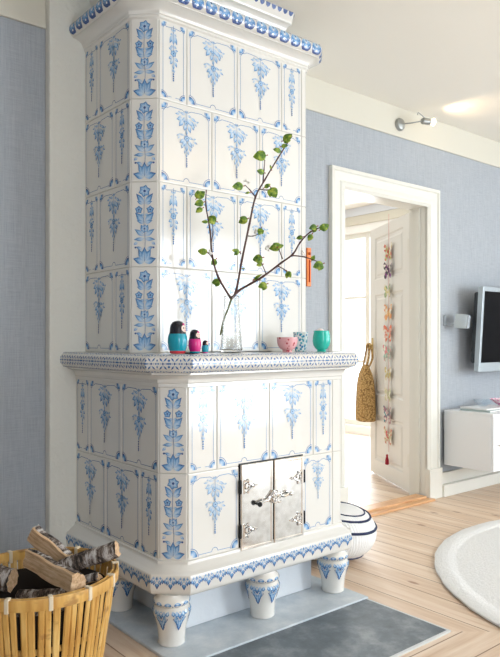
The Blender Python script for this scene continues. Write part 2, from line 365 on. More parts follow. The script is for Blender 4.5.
for p in pans: raised(bm, *p, 0.0)
for q in (((0, 0, .015), (0, -.04, .015), (0, -.04, 2.012), (0, 0, 2.012)), ((DL, 0, .015), (DL, -.04, .015), (DL, -.04, 2.012), (DL, 0, 2.012)),
          ((0, 0, .015), (DL, 0, .015), (DL, -.04, .015), (0, -.04, .015)), ((0, 0, 2.012), (DL, 0, 2.012), (DL, -.04, 2.012), (0, -.04, 2.012))):
    face(bm, [bm.verts.new(v) for v in q])
bmesh.ops.remove_doubles(bm, verts=bm.verts, dist=1e-5)
obj('door_panel', bm, DOORW, door)
for zc in (.24, 1.78):
    bm = bmesh.new(); lathe(bm, [(.009, -.05), (.009, .05)], 10, (-.012, -.004, zc)); box(bm, -.01, .03, .0, .003, zc-.045, zc+.045); obj('hinge', bm, WOODW, door)
bm = bmesh.new(); box(bm, DL-.07, DL-.035, 0.0, .005, .96, 1.12, bev=.001)
tube(bm, [(DL-.052, .004, 1.06), (DL-.052, .045, 1.06), (DL-.058, .055, 1.06), (DL-.15, .055, 1.06)], .008); obj('door_handle', bm, BRASS, door, True)
def dpt(u, z, off=.0): return HG+Vector((d_.x, d_.y, 0))*u+Vector((-d_.y, d_.x, 0))*off+Vector((0, 0, z))
NV = Vector((-d_.y, d_.x, 0))

# ================================================================= TILED STOVE
class Paint:
    """brush strokes in tile space (u right, v up, metres) with a pigment density"""
    def __init__(s): s.q = []
    def petal(s, u, v, ang, L, w, d0=.15, d1=.8, bend=0.0):
        n_ = 5; ca, sa = math.cos(ang), math.sin(ang); rows = []
        for i in range(n_+1):
            t = i/n_; wd = w*max(0, math.sin(PI*min(1, t**.85)))**1.25*.5
            x = L*t; y = bend*L*math.sin(PI*t*.5)*t
            den = d0+(d1-d0)*t**1.7
            rows.append([(u+ca*x-sa*(y+k*wd), v+sa*x+ca*(y+k*wd), den*(1.15 if k else .45)) for k in (-1, 0, 1)])
        for a_, b_ in zip(rows, rows[1:]):
            for k in (0, 1): s.q.append([a_[k], a_[k+1], b_[k+1], b_[k]])
    def line(s, pts, w=.0019, d=.5):
        for (u0, v0), (u1, v1) in zip(pts, pts[1:]):
            L = math.hypot(u1-u0, v1-v0) or 1e-6; nx, ny = -(v1-v0)/L*w/2, (u1-u0)/L*w/2
            s.q.append([(u0-nx, v0-ny, d), (u1-nx, v1-ny, d), (u1+nx, v1+ny, d), (u0+nx, v0+ny, d)])
    def dot(s, u, v, r, d=.7, dc=None, n_=8):
        dc = d if dc is None else dc
        for i in range(n_):
            a0, a1 = 2*PI*i/n_, 2*PI*(i+1)/n_
            s.q.append([(u, v, dc), (u+r*math.cos(a0), v+r*math.sin(a0), d), (u+r*math.cos(a1), v+r*math.sin(a1), d)])
    def flower(s, u, v, r, n_=5, d0=.1, d1=.6, ph=.3, c=.8):
        for k in range(n_): s.petal(u, v, ph+2*PI*k/n_, r, r*.95, d0, d1)
        s.dot(u, v, r*.22, c)
    def fan(s, u, v, a0, a1, r, d=.6):
        n_ = 3
        for i in range(n_):
            b0 = a0+(a1-a0)*i/n_; b1 = a0+(a1-a0)*(i+1)/n_; bmid = (b0+b1)/2
            s.q.append([(u, v, d*.5), (u+r*.8*math.cos(b0), v+r*.8*math.sin(b0), d), (u+r*1.05*math.cos(bmid), v+r*1.05*math.sin(bmid), d), (u+r*.8*math.cos(b1), v+r*.8*math.sin(b1), d*.6)])
def arcpts(u, v, r, a0, a1, n_=6): return [(u+r*math.cos(a0+(a1-a0)*i/n_), v+r*math.sin(a0+(a1-a0)*i/n_)) for i in range(n_+1)]
def border(p, w, h, bump=True, wide=True, D=1.0):
    m = .013; r = .034 if wide else .026; l = .62*D; q = r+m+.003
    def corner(cu, cv, a0, r, k):
        n_ = 6          # palmette: pale at the corner, dark along its curved edge
        for i in range(n_):
            b0 = a0+PI/2*i/n_; b1 = a0+PI/2*(i+1)/n_; dk = (.5+.6*abs((i+.5)/n_-.5)*2)*D*k
            f = lambda b_, rr: (cu+rr*math.cos(b_), cv+rr*math.sin(b_))
            p.q.append([(*f(b0, r*.25), .05), (*f(b0, r*.86), dk), (*f(b1, r*.86), dk), (*f(b1, r*.25), .05)])
        p.line(arcpts(cu, cv, r, a0, a0+PI/2, 6), .0024, .75*D*k)
    corner(m*.5, m*.5, 0, r, 1); corner(w-m*.5, m*.5, PI/2, r, 1)
    q0 = m*.5+r
    p.line([(m, q0), (m, h-q0)], d=l); p.line([(w-m, q0), (w-m, h-q0)], d=l)
    g = .014 if wide else .009
    p.line([(q0, m), (w/2-g, m)], d=l); p.line([(w-q0, m), (w/2+g, m)], d=l)
    if wide: p.line(arcpts(w/2, m, g, PI, 0), .0022, .75*D)
    r2 = r*.82
    corner(m*.5, h-m*.5, -PI/2, r2, .8); corner(w-m*.5, h-m*.5, PI, r2, .8)
    if wide:
        for sx in (-1, 1):
            c = w/2+sx*(w/2-m); p.line([(c, h-q0), (c-sx*.004, h-q0+.004), (c-sx*.010, h-q0+.016), (c-sx*.020, h-m-.012), (c-sx*.036, h-m-.004), (w/2+sx*.022, h-m-.006), (w/2, h-m-.018)], .0021, .62*D)
    else:
        for sx in (-1, 1):
            c = w/2+sx*(w/2-m); p.line([(c, h-q0), (c-sx*.006, h-q0+.016), (c-sx*.016, h-m-.012), (w/2, h-m-.008)], .0021, .62*D)
        p.line([(w/2, h-m), (w/2, h-m-.03)], .002, .7*D)
def bouquet(p, u, top, s, D=1.0, wide=True):
    def P_(x, y, a_, L, w_, d=.8, b=0, d0=.12): p.petal(u+x*s, top-y*s, math.radians(a_), L*s, w_*s, d0*D, d*D, b)
    if wide:
        for x, y, a_, L, w_, d in ((0, .0, 118, .016, .008, .9), (0, .0, 60, .016, .008, .9), (-.004, .004, 172, .030, .012, .6), (-.030, .002, 150, .014, .008, .8), (-.032, .006, 186, .026, .009, .8), (-.026, .012, 215, .020, .009, .6),
                (.004, .006, -8, .020, .011, .7), (.018, .010, -25, .036, .013, .75), (.046, .026, 8, .018, .008, .8), (.040, .030, -48, .018, .009, .7),
                (-.004, .014, 235, .034, .018, .95), (-.018, .022, 195, .034, .018, .8), (-.016, .030, 232, .036, .020, 1.0), (.004, .016, -62, .034, .018, .8), (.012, .026, -38, .040, .020, .95), (.030, .042, -70, .022, .013, 1.0),
                (-.004, .044, -105, .030, .018, .8), (.010, .046, -72, .034, .017, 1.0), (.0, .066, -88, .026, .012, .7),
                (-.006, .094, 172, .034, .008, .7), (-.030, .090, 205, .024, .007, .8), (-.034, .098, 232, .018, .007, .6), (.004, .096, -12, .032, .012, .7), (.030, .104, 20, .020, .008, .7), (.034, .110, -22, .024, .009, 1.0), (.030, .118, -70, .016, .009, .7),
                (-.008, .108, 215, .034, .016, .9), (-.004, .112, 240, .036, .018, 1.0), (.006, .110, -52, .038, .018, .9), (-.018, .130, 250, .022, .012, .8), (.016, .134, -75, .024, .012, 1.0), (0, .124, -90, .036, .018, .75),
                (-.006, .150, -102, .020, .009, .9), (.006, .152, -80, .022, .009, .9), (0, .166, -90, .020, .008, .8)):
            P_(x, y, a_, L, w_, d)
        p.flower(u-.002*s, top-.040*s, .011*s, 5, .2*D, .8*D, c=1.1*D); p.flower(u+.001*s, top-.104*s, .015*s, 6, .25*D, .95*D, c=1.2*D)
        ys = (.190, .199, .208, .216, .223)
    else:
        for x, y, a_, L, w_, d in ((0, .002, 130, .018, .009, .8), (0, .002, 50, .018, .009, .8), (0, .008, 205, .018, .009, .7), (0, .008, -25, .018, .009, .7), (-.002, .012, -112, .044, .017, .95), (.002, .012, -68, .044, .017, .95), (0, .014, -90, .042, .018, .5),
                (0, .060, 205, .018, .010, .8), (0, .060, -25, .018, .010, .8), (-.004, .078, 165, .020, .012, .8), (.004, .080, 12, .020, .011, 1.0), (-.004, .108, 205, .022, .016, .9), (.004, .108, -35, .024, .014, .9),
                (-.004, .118, -118, .026, .014, .8), (.006, .122, -66, .028, .013, 1.0), (0, .136, -90, .024, .011, .8), (-.003, .156, -100, .014, .008, .8), (.003, .158, -80, .014, .008, .8)):
            P_(x, y, a_, L, w_, d)
        p.flower(u, top-.092*s, .0155*s, 6, .3*D, .9*D, c=1.1*D)
        ys = (.178, .188, .197, .205)
    for y in ys: p.dot(u, top-y*s, .0042*s*(1.2-y), .8*D, n_=5)
    p.line([(u, top+.014), (u, top-.185*s)], .0017, .55*D)
def tile_wide(w, h, D):
    p = Paint(); border(p, w, h, D=D); bouquet(p, w/2, h-.032, min(w/.26, h/.32), D); return p
def tile_narrow(w, h, D):
    p = Paint(); border(p, w, h, wide=False, D=D); bouquet(p, w/2, h-.036, min(1, h/.32)*.98, D, False); return p
def tile_flower(w, h, D):
    p = Paint(); u = w/2; D = D*1.15; k = w/.107
    p.flower(u, h*.90, .026*k, 6, .15*D, .75*D, c=.95)
    for sx in (-1, 1):
        b = (0 if sx > 0 else PI)
        def L(y, ang, ln, wd, x=0, d=.75): p.petal(u+sx*x*k, h*y, b+sx*math.radians(ang), ln*k, wd*k, .1*D, d*D, sx*.15)
        L(.745, 42, .055, .024, 0, .9); L(.745, 12, .03, .014, .004)
        p.flower(u+sx*.024*k, h*.675, .017*k, 5, .3*D, .85*D, c=1)
        L(.52, 38, .056, .028, 0, .8); L(.52, 5, .034, .016)
        L(.62, -20, .02, .01)
        L(.36, 25, .05, .020, 0, .7); L(.40, 60, .035, .018, .002, .7); L(.33, -15, .045, .016, 0, .8); L(.29, -50, .02, .012, .03, .6)
        L(.045, 8, .05, .028, 0, .95); L(.07, 50, .05, .026, 0, .75); L(.20, 10, .03, .014, .008, .8)
        p.dot(u+sx*.038*k, h*.22, .004, .7*D)
    p.flower(u, h*.445, .018*k, 6, .1*D, .6*D); p.petal(u, h*.05, PI/2, .06*k, .028*k, .15*D, .75*D)
    p.line([(u, h*.05), (u+.003, h*.3), (u-.003, h*.55), (u, h*.88)], .0018, .55*D)
    return p
class Seg:
    """one straight side of the stove plan, seen from outside left to right"""
    def __init__(s, a_, b_):
        s.a = Vector((*a_, 0)); s.b = Vector((*b_, 0)); s.L = (s.b-s.a).length; s.U = (s.b-s.a).normalized(); s.N = Vector((s.U.y, -s.U.x, 0))
    def p(s, u, z, o): return s.a+s.U*u+s.N*o+Vector((0, 0, z))
def paint_flat(bm, lay, seg, p, u0, z0, o):
    for i_, q in enumerate(p.q):
        vs = []
        for u, v, d in q:
            w_ = bm.verts.new(seg.p(u0+u, z0+v, o+4e-6*i_)); w_[lay] = d; vs.append(w_)
        f = face(bm, vs, 0)
        if f.normal.length == 0: f.normal_update()
        if f.normal.dot(seg.N) < 0: f.normal_flip()
def tile(bm, seg, u0, u1, z0, z1, o=0.0, th=.004, gap=.0022, mi=0):
    u0 += gap/2; u1 -= gap/2; z0 += gap/2; z1 -= gap/2; b = .0035
    rs = []
    for i_, d in ((0, -.004), (0, th-.002), (b*.4, th-.0006), (b, th)):
        rs.append([bm.verts.new(seg.p(u, z, o+d)) for u, z in ((u0+i_, z0+i_), (u1-i_, z0+i_), (u1-i_, z1-i_), (u0+i_, z1-i_))])
    for a_, c_ in zip(rs, rs[1:]):
        for i in range(4): face(bm, [a_[i], a_[(i+1) % 4], c_[(i+1) % 4], c_[i]], mi)
    face(bm, rs[-1], mi)
def new_tile_bm():
    bm = bmesh.new(); return bm, bm.verts.layers.float.new('paint')
def path_segs(pts): return [Seg(a_, b_) for a_, b_ in zip(pts, pts[1:])]
def offset_pts(pts, o):
    sg = path_segs(pts); out = [Vector((*pts[0], 0))+sg[0].N*o]
    for s1, s2 in zip(sg, sg[1:]):
        b = (s1.N+s2.N); b.normalize(); out.append(s1.b+b*(o/b.dot(s1.N)))
    out.append(sg[-1].b+sg[-1].N*o); return out
def moulding(bm, pts, prof, mi=0):
    """sweep a profile [(offset, z)] round the plan, bottom to top, closed behind"""
    rows = []
    for o, z in prof: rows.append([bm.verts.new((p.x, p.y, z)) for p in offset_pts(pts, o)])
    for a_, b_ in zip(rows, rows[1:]):
        for i in range(len(pts)-1): face(bm, [a_[i], a_[i+1], b_[i+1], b_[i]], mi)
    face(bm, rows[0][::-1], mi); face(bm, rows[-1], mi)
def paint_band(bm, lay, pts, curve, pitch, motif, ends=0.0):
    """repeat a motif along a profiled band; curve(v) -> (offset, z, normal_o, normal_z)"""
    sg = path_segs(pts)
    for k, s in enumerate(sg):
        o0 = curve(.5)[0]; op = offset_pts(pts, o0); L = (op[k+1]-op[k]).length
        a_ = op[k]; n_ = max(1, round(L/pitch)); st = L/n_
        for i in range(n_):
            p = Paint(); motif(p, st, i)
            for i_, q in enumerate(p.q):
                vs = []
                for u, v, d in q:
                    v = min(1, max(0, v)); o, z, no, nz = curve(v)
                    lf_ = .0008+6e-6*i_; c = a_+s.U*(st*i+u)+s.N*(o-o0+lf_*no)+Vector((0, 0, z+lf_*nz)); w_ = bm.verts.new(c); w_[lay] = d; vs.append(w_)
                f = face(bm, vs, 0); f.normal_update()
                if f.normal.dot(s.N*curve(.5)[2]+Vector((0, 0, curve(.5)[3]))) < 0: f.normal_flip()

YS = YW-.05
TX0, TX1, TC, TY = 1.348, 2.262, .079, 2.291
LX0, LX1, LC, LY = 1.306, 2.205, .073, 2.019
LZ0, LZM, LZ1 = .300, .618, .940
TZ = [1.05, 1.392, 1.730, 2.060, 2.382]
def plan(x0, x1, c, y, rc=.016): return [(x0, YS), (x0, y+c), (x0+c, y), (x1-rc, y), (x1, y+rc), (x1, YS)]
TP, LP = plan(TX0, TX1, TC, TY, .028), plan(LX0, LX1, LC, LY, .024)
KPL = plan(TX0, TX1-.055, TC, TY, .028)
stove = thing('tiled_stove', 'tall white ceramic tiled stove hand painted with blue flower garlands', 'stove', (1.75, 2.4, 0))
def sobj(name, bm, mats, smooth=False, parent=None):
    o = obj(name, bm, mats, parent or stove, smooth)
    if parent is None: o.location = -stove.location
    return o
def body(name, pts, z0, z1, layout, hole=None):
    """layout[k] = list of rows (z0, z1, [(kind, width fraction)...])"""
    bm, lay = new_tile_bm()
    rows = []
    for z in (z0, z1): rows.append([bm.verts.new((p.x, p.y, z)) for p in offset_pts(pts, 0)])
    for i in range(len(pts)-1): face(bm, [rows[0][i], rows[0][i+1], rows[1][i+1], rows[1][i]], 1)
    face(bm, rows[0][::-1], 1); face(bm, rows[1], 1)
    sg = path_segs(pts)
    for k, rws in layout.items():
        s = sg[k]
        for a_, b_, kinds, D in rws:
            tot = sum(w for _, w in kinds); u = 0
            for kd, w in kinds:
                wd = w/tot*s.L
                if kd != '-':
                    tile(bm, s, u, u+wd, a_, b_)
                    if kd != 'P':
                        g = .004; fn = {'W': tile_wide, 'N': tile_narrow, 'F': tile_flower}[kd]
                        paint_flat(bm, lay, s, fn(wd-2*g, b_-a_-2*g, D), u+g, a_+g, .0046)
                u += wd
    return sobj(name, bm, [GLAZE, GROUT])
rT = list(zip(TZ, TZ[1:]))[::-1]    # top row first
tw = (.80,)
lay_t = {0: [], 1: [], 2: [], 3: [], 4: []}
for i, (a_, b_) in enumerate(rT):
    lay_t[0].append((a_, b_, [('N', .13), ('W', .265)] if i % 2 == 0 else [('W', .265), ('N', .13)], 1.0))
    lay_t[1].append((a_, b_, [('F', 1)], 1.0))
    lay_t[2].append((a_, b_, ([('N', .13), ('W', .26), ('W', .255), ('N', .125)] if i % 2 == 0 else [('W', .255), ('W', .26), ('W', .255)])+[('P', .025)], .8))
    lay_t[3].append((a_, b_, [('P', 1)], 1)); lay_t[4].append((a_, b_, [('P', 1)], 1))
body('tiled_tower', TP, TZ[0], TZ[-1]+.01, lay_t)
fl = LX1-.024-LX0-LC
e = (2.13-LX0-LC)
lay_l = {0: [(LZM, LZ1, [('N', .125), ('W', .265), ('W', .265)], 1.0), (LZ0, LZM, [('W', .265), ('W', .265), ('N', .125)], 1.0)],
         1: [(LZM, LZ1, [('F', 1)], 1), (LZ0, LZM, [('F', 1)], 1)],
         2: [(LZM, LZ1, [('N', .13), ('W', .26), ('W', .245), ('N', .117), ('P', fl-.752)], .66), (LZ0, LZM, [('W', .238), ('-', .333), ('W', .181), ('P', fl-.752)], .66)],
         3: [(LZM, LZ1, [('P', 1)], 1), (LZ0, LZM, [('P', 1)], 1)], 4: [(LZM, LZ1, [('P', 1)], 1), (LZ0, LZM, [('P', 1)], 1)]}
body('tiled_firebox', LP, LZ0-.01, LZ1+.01, lay_l)
# cornice: ledge, cove, tulip roll
def arc(o, z, r, a0, a1, n_=8): return [(o+r*math.cos(a0+(a1-a0)*i/n_), z+r*math.sin(a0+(a1-a0)*i/n_)) for i in range(n_+1)]
CP = [(.0, 2.37), (.006, 2.378), (.010, 2.382), (.010, 2.390), (.014, 2.393)]+[(.014+.046*(1-math.cos(t*PI/2)), 2.393+.032*math.sin(t*PI/2)) for t in [i/7 for i in range(1, 8)]]
CP += [(.060, 2.428), (.068, 2.431)]
def cornice_curve(v): a_ = -PI*.42+v*PI*.8; return (.058+.022*math.cos(a_), 2.458+.028*math.sin(a_), math.cos(a_), math.sin(a_))
CP += [cornice_curve(i/10)[:2] for i in range(11)]+[(.03, 2.488), (-.06, 2.489)]
def tulip(p, st, i):
    c = st/2
    def f(a, k): return (c+st*.44*k*math.cos(a), .45+.45*k*math.sin(a))
    n_ = 16
    for k in range(n_):          # ball-shaped flower: dark wash round the bowl, pale towards the top
        a0, a1 = 2*PI*k/n_, 2*PI*(k+1)/n_; am = (a0+a1)/2; d = .62-.45*math.sin(am)
        p.q.append([(*f(a0, 1), d), (*f(a1, 1), d), (*f(a1, .62), d*.8), (*f(a0, .62), d*.8)]); p.q.append([(*f(a0, .62), d*.8), (*f(a1, .62), d*.8), (*f(0, 0), .35)])
    for sx in (-1, 1):           # white reserves between the petals
        for pts in ([(.02, .10), (.16, .45), (.08, .80), (.10, .45)], [(.14, .12), (.34, .42), (.26, .78), (.27, .42)]):
            q = [(c+sx*x*st, y, .0) for x, y in pts]; p.q.append(q)
        p.q.append([(c+sx*.5*st, .48, 1.15), (c+sx*.43*st, .70, 1.1), (c+sx*.24*st, 1, 1.1), (c+sx*.5*st, 1, 1.15)])
        p.q.append([(c+sx*.12*st, .86, .2), (c+sx*.34*st, .66, .1), (c+sx*.22*st, .90, .2)])
    p.dot(c, .74, .0001, 1); p.q.append([(c-.06*st, .74, 1.2), (c, .62, 1.2), (c+.06*st, .74, 1.2), (c, .88, 1.2)])
bm, lay = new_tile_bm(); moulding(bm, TP, CP); 
paint_band(bm, lay, TP, cornice_curve, .066, tulip); sobj('tower_cornice', bm, [GLAZE], 35)
# crown tier under the ceiling
def crown_curve(v): return (-.022+.012*v, 2.598+.036*v, 1, 0)
KP = [(-.062, 2.485), (-.062, 2.50), (-.056, 2.503), (-.056, 2.52)]+[(-.056+.030*(1-math.cos(t*PI/2)), 2.52+.066*math.sin(t*PI/2)) for t in [i/5 for i in range(1, 6)]]+[(-.022, 2.592), (-.022, 2.598), (-.010, 2.634), (-.014, 2.640)]
def scallop(p, st, i):
    c = st/2
    p.q.append([(c-.42*st, .99, 1), (c-.28*st, .62, 1), (c, .45, .8), (c+.28*st, .62, 1), (c+.42*st, .99, 1)]); p.q.append([(c-.5*st, .98, .9), (c+.5*st, .98, .9), (c+.5*st, 1, .9), (c-.5*st, 1, .9)])
bm, lay = new_tile_bm(); moulding(bm, KPL, KP); paint_band(bm, lay, KPL, crown_curve, .036, scallop); sobj('crown_tier', bm, [GLAZE], 35)
# mantel shelf: cove below, patterned roll edge
SR = .0325
def shelf_curve(v): a_ = -PI*.5+v*PI; return (.052+SR*.8*math.cos(a_), 1.0175+SR*math.sin(a_), math.cos(a_), math.sin(a_))
SP = [(0, .925), (.006, .932), (.006, .944), (.010, .947)]+[(.010+.034*(1-math.cos(t*PI/2)), .947+.030*math.sin(t*PI/2)) for t in [i/6 for i in range(1, 7)]]+[(.044, .983)]
SP += [shelf_curve(i/12)[:2] for i in range(13)]+[(-.3, 1.0502)]
def diaper(p, st, i):
    def lz(x, y, L, w_, a_, d, d0=.3):
        dx, dy = math.cos(a_)*L, math.sin(a_)*L; nx, ny = -math.sin(a_)*w_, math.cos(a_)*w_
        p.q.append([((x-dx)*st, y-dy, d0), ((x-nx)*st, y-ny, d), ((x+dx)*st, y+dy, d), ((x+nx)*st, y+ny, d)])
    for y in (.03, .93): p.q.append([(0, y, .55), (st, y, .55), (st, y+.03, .55), (0, y+.03, .55)])
    for j in range(4):            # lattice of leaf strokes with bright blossoms between
        for (x, y) in ((.25, .5), (.75, .5)):
            a_ = PI/4+j*PI/2; lz(x+.13*math.cos(a_), y+.20*math.sin(a_), .11, .035, a_, .85)
        a_ = j*PI/2
        for x in (0.02, .5, .98): lz(x+.05*math.cos(a_) if 0 < x+.05*math.cos(a_) < 1 else x, .5+.11*math.sin(a_), .055, .035, a_, .8)
    for x in (.25, .75):
        lz(x, .5, .05, .05, 0, 1.0, 1.0); lz(x, .84, .05, .04, 0, .8); lz(x, .16, .05, .04, 0, .8)
        for sx in (-1, 1): lz(x+sx*.13, .82, .07, .025, sx*.5, .7); lz(x+sx*.13, .18, .07, .025, -sx*.5, .7); lz(x+sx*.09, .5, .04, .018, 0, .6)
    for x in (.03, .5, .97): lz(x, .86, .025, .05, 0, .95, .95); lz(x, .14, .025, .05, 0, .95, .95)
bm, lay = new_tile_bm(); moulding(bm, LP, SP); paint_band(bm, lay, LP, shelf_curve, .095, diaper); sobj('mantel_shelf', bm, [GLAZE], 35)
# plinth: ogee and garland band
def plinth_curve(v): return (.052-.006*abs(v-.5), .214+.050*v, 1, 0)
PP = [(-.02, .19), (.030, .19), (.040, .194), (.047, .203), (.049, .213)]+[plinth_curve(i/6)[:2] for i in range(7)]+[(.046, .268), (.036, .272), (.030, .279), (.014, .290), (.010, .297), (.010, .304), (0, .308)]
def garland(p, st, i):
    for x, y, dx, dy, w_, d in ((.5, .72, 0, -.70, .17, 1.0), (.34, .78, -.10, -.45, .12, .75), (.66, .78, .10, -.45, .12, .8), (.14, .84, -.04, -.42, .12, .7), (.88, .84, .04, -.42, .12, .85), (.5, .98, 0, -.32, .12, .55),
                            (.26, .98, -.03, -.24, .09, .5), (.74, .98, .03, -.24, .09, .6)):
        x0, y0, x1, y1 = x*st, y, (x+dx)*st, y+dy; ym = (y0+y1)/2-.05; xm = (x0+x1)/2
        p.q.append([(x0, y0, .1), (xm-w_*st, ym, d*.7), (x1, y1, d), (xm, ym, d*.3)]); p.q.append([(x0, y0, .1), (xm, ym, d*.3), (x1, y1, d), (xm+w_*st, ym, d*.7)])
    for x, y, d in ((.24, .50, 1.2), (.76, .50, 1.2), (.5, .84, 1.1), (.02, .62, 1.1), (.98, .62, 1.1)): p.q.append([((x-.035)*st if x > .035 else 0, y, d), (x*st, y-.10, d), (min(1, x+.035)*st, y, d), (x*st, y+.10, d)])
bm, lay = new_tile_bm(); moulding(bm, LP, PP); paint_band(bm, lay, LP, plinth_curve, .054, garland); sobj('plinth_moulding', bm, [GLAZE], 35)
# masonry core under the firebox
boxo('core_wall', 1.43-1.75, 2.10-1.75, 2.11-2.4, YS-2.4, .012, .192, m=UNDER, parent=stove, bev=.006)
# legs
LEGP = [(.046, .012), (.049, .016), (.048, .03), (.052, .07), (.060, .105), (.067, .125), (.068, .137), (.062, .148), (.056, .152), (.058, .156), (.066, .162), (.067, .170), (.062, .178), (.054, .183), (.050, .195)]
def legr(z):
    for (r0, z0), (r1, z1) in zip(LEGP, LEGP[1:]):
        if z0 <= z <= z1: return r0+(r1-r0)*(z-z0)/(z1-z0)
    return .05
def leg(x, y, turn=0):
    bm, lay = new_tile_bm(); lathe(bm, LEGP, 40); nn = 12
    li = [0.0]
    def put(q):
        li[0] += 4e-6; vs = []
        for a_, z, d in q:
            r = legr(z)+.0009+li[0]; w_ = bm.verts.new((r*math.cos(a_), r*math.sin(a_), z)); w_[lay] = d; vs.append(w_)
        f = face(bm, vs, 0); f.normal_update(); c = f.calc_center_median()
        if f.normal.dot(Vector((c.x, c.y, 0))) < 0: f.normal_flip()
    for k in range(nn):      # beads round the collar
        a_ = 2*PI*(k+.5)/nn
        for j in range(8):
            b0, b1 = 2*PI*j/8, 2*PI*(j+1)/8; put([(a_, .166, .25), (a_+.20*math.cos(b0), .166+.009*math.sin(b0), .85 if math.sin(b0) < .3 else .3), (a_+.20*math.cos(b1), .166+.009*math.sin(b1), .85 if math.sin(b1) < .3 else .3)])
        put([(a_+PI/nn-.03, .163, .9), (a_+PI/nn, .160, .9), (a_+PI/nn+.03, .163, .9), (a_+PI/nn, .166, .9)])
    for k in range(6):       # hanging leaf sprays on the belly
        a_ = 2*PI*k/6+turn
        for da, dz, z0, z1, w_, d in ((0, 0, .110, .072, .15, 1.0), (-.30, .1, .132, .098, .12, .85), (.30, -.1, .132, .098, .12, .85), (-.15, .06, .120, .084, .12, .9), (.15, -.06, .120, .084, .12, .9), (-.18, 0, .146, .124, .11, .6), (.18, 0, .146, .124, .11, .6), (0, 0, .146, .116, .12, .8), (-.42, .05, .147, .128, .10, .7), (.42, -.05, .147, .128, .10, .7)):
            zm = z0*.4+z1*.6
            for sx in (-1, 1): put([(a_+da, z0, .1), (a_+da+dz+sx*w_*.8, (z0+zm)/2, d*.45), (a_+da+dz+sx*w_, zm, d*.8), (a_+da+dz, zm, d*.15)]); put([(a_+da+dz, zm, d*.15), (a_+da+dz+sx*w_, zm, d*.8), (a_+da+dz*1.3, z1, d)])
        for da, z in ((-.2, .108), (.2, .108), (0, .128), (-.36, .118), (.36, .118)): put([(a_+da-.03, z, 1.3), (a_+da, z-.004, 1.3), (a_+da+.03, z, 1.3), (a_+da, z+.004, 1.3)])
    o = obj('leg', bm, [GLAZE], stove, 40); o.location = (x-1.75, y-2.4, 0); return o
for x, y, tr in ((1.335, 2.055, .4), (1.745, 2.03, .55), (2.155, 2.035, .2), (1.345, 2.45, .5), (2.155, 2.45, .5)): leg(x, y, tr)
# fire doors
FD = Seg((0, LY), (3, LY))
DZ0, DZ1 = .294, .624
def plate(bm, x0, x1, z0, z1, y0, y1, bev=.002): box(bm, x0, x1, y1, y0, z0, z1, bev=bev)
bm = bmesh.new(); box(bm, 1.612, 1.952, LY-.006, LY+.004, DZ0-.004, DZ1+.004); 
sobj('firebox_opening', bm, BLACKI)
def firedoor(x0, x1, hx, sg, name):
    bm = bmesh.new()
    # slightly dished leaf with folded rim
    rs = []
    for i_, dy in ((0, -.006), (0, -.014), (.003, -.017), (.010, -.017), (.013, -.0145)):
        rs.append([bm.verts.new((a_, LY+dy, b_)) for a_, b_ in ((x0+i_, DZ0+i_), (x1-i_, DZ0+i_), (x1-i_, DZ1-i_), (x0+i_, DZ1-i_))])
    for a_, c_ in zip(rs, rs[1:]):
        for i in range(4): face(bm, [a_[i], a_[(i+1) % 4], c_[(i+1) % 4], c_[i]])
    face(bm, rs[-1]); d = sobj(name, bm, STEEL)
    for zc in (DZ0+.075, DZ1-.085):
        bm = bmesh.new(); y = LY-.0155
        s = sg
        # trefoil strap
        def loop(cx_, cz, r, rr=.0026): tube(bm, [(cx_+r*math.cos(t*PI/5), y-.002, cz+r*math.sin(t*PI/5)) for t in range(10)], rr, 6, close=True)
        b = hx+s*.012
        for k in (-1, 1): tube(bm, spline([(b, y, zc+k*.026), (b+s*.012, y-.002, zc+k*.020), (b+s*.022, y-.002, zc+k*.026), (b+s*.024, y-.002, zc+k*.014), (b+s*.045, y-.002, zc)], 3), .0028, 6)
        loop(b+s*.018, zc, .011); loop(b+s*.050, zc, .006); tube(bm, [(b, y, zc-.026), (b, y, zc+.026)], .004, 6)
        tube(bm, [(b+s*.056, y-.002, zc), (b+s*.066, y-.001, zc)], .003, 6)
        obj('strap_hinge', bm, STEELB, d, True)
        bm = bmesh.new(); lathe(bm, [(.006, -.026), (.007, -.02), (.007, .02), (.006, .026)], 12, (hx-s*.003, LY-.012, zc)); obj('hinge_barrel', bm, BLACKI, d, True)
    return d
fd1 = firedoor(1.616, 1.779, 1.616, 1, 'firebox_door'); fd2 = firedoor(1.785, 1.948, 1.948, -1, 'firebox_door')
bm = bmesh.new(); y = LY-.022; zc = .478; cx_ = 1.782
tube(bm, spline([(cx_-.085, y-.01, zc-.012), (cx_-.06, y-.006, zc-.006), (cx_-.035, y-.003, zc-.004), (cx_-.012, y, zc+.018), (cx_-.004, y, zc+.028)], 4), [.0055]*16+[.004], 8)
for k in range(4):
    a_ = k*PI/2+PI/4; tube(bm, [(cx_+.010+.016*math.cos(a_)+.011*math.cos(t*PI/5), y-.002, zc+.016*math.sin(a_)+.011*math.sin(t*PI/5)) for t in range(10)], .0034, 6, close=True)
tube(bm, spline([(cx_+.03, y, zc+.004), (cx_+.045, y-.004, zc-.002), (cx_+.060, y-.006, zc+.002), (cx_+.075, y-.008, zc+.006)], 4), .005, 8)
box(bm, cx_-.012, cx_+.03, y, LY-.0155, zc-.012, zc+.012)
lt = obj('latch', bm, STEELB, fd1, True)
for x, z in ((cx_-.088, zc-.013), (cx_+.076, zc+.006)):
    bm = bmesh.new(); bmesh.ops.create_uvsphere(bm, u_segments=14, v_segments=8, radius=.010, matrix=Matrix.Translation((x, LY-.034, z))); box(bm, x-.004, x+.004, LY-.034, LY-.0155, z-.004, z+.004)
    obj('door_knob', bm, BLACKI if x < cx_ else STEELB, fd1 if x < cx_ else fd2, True)

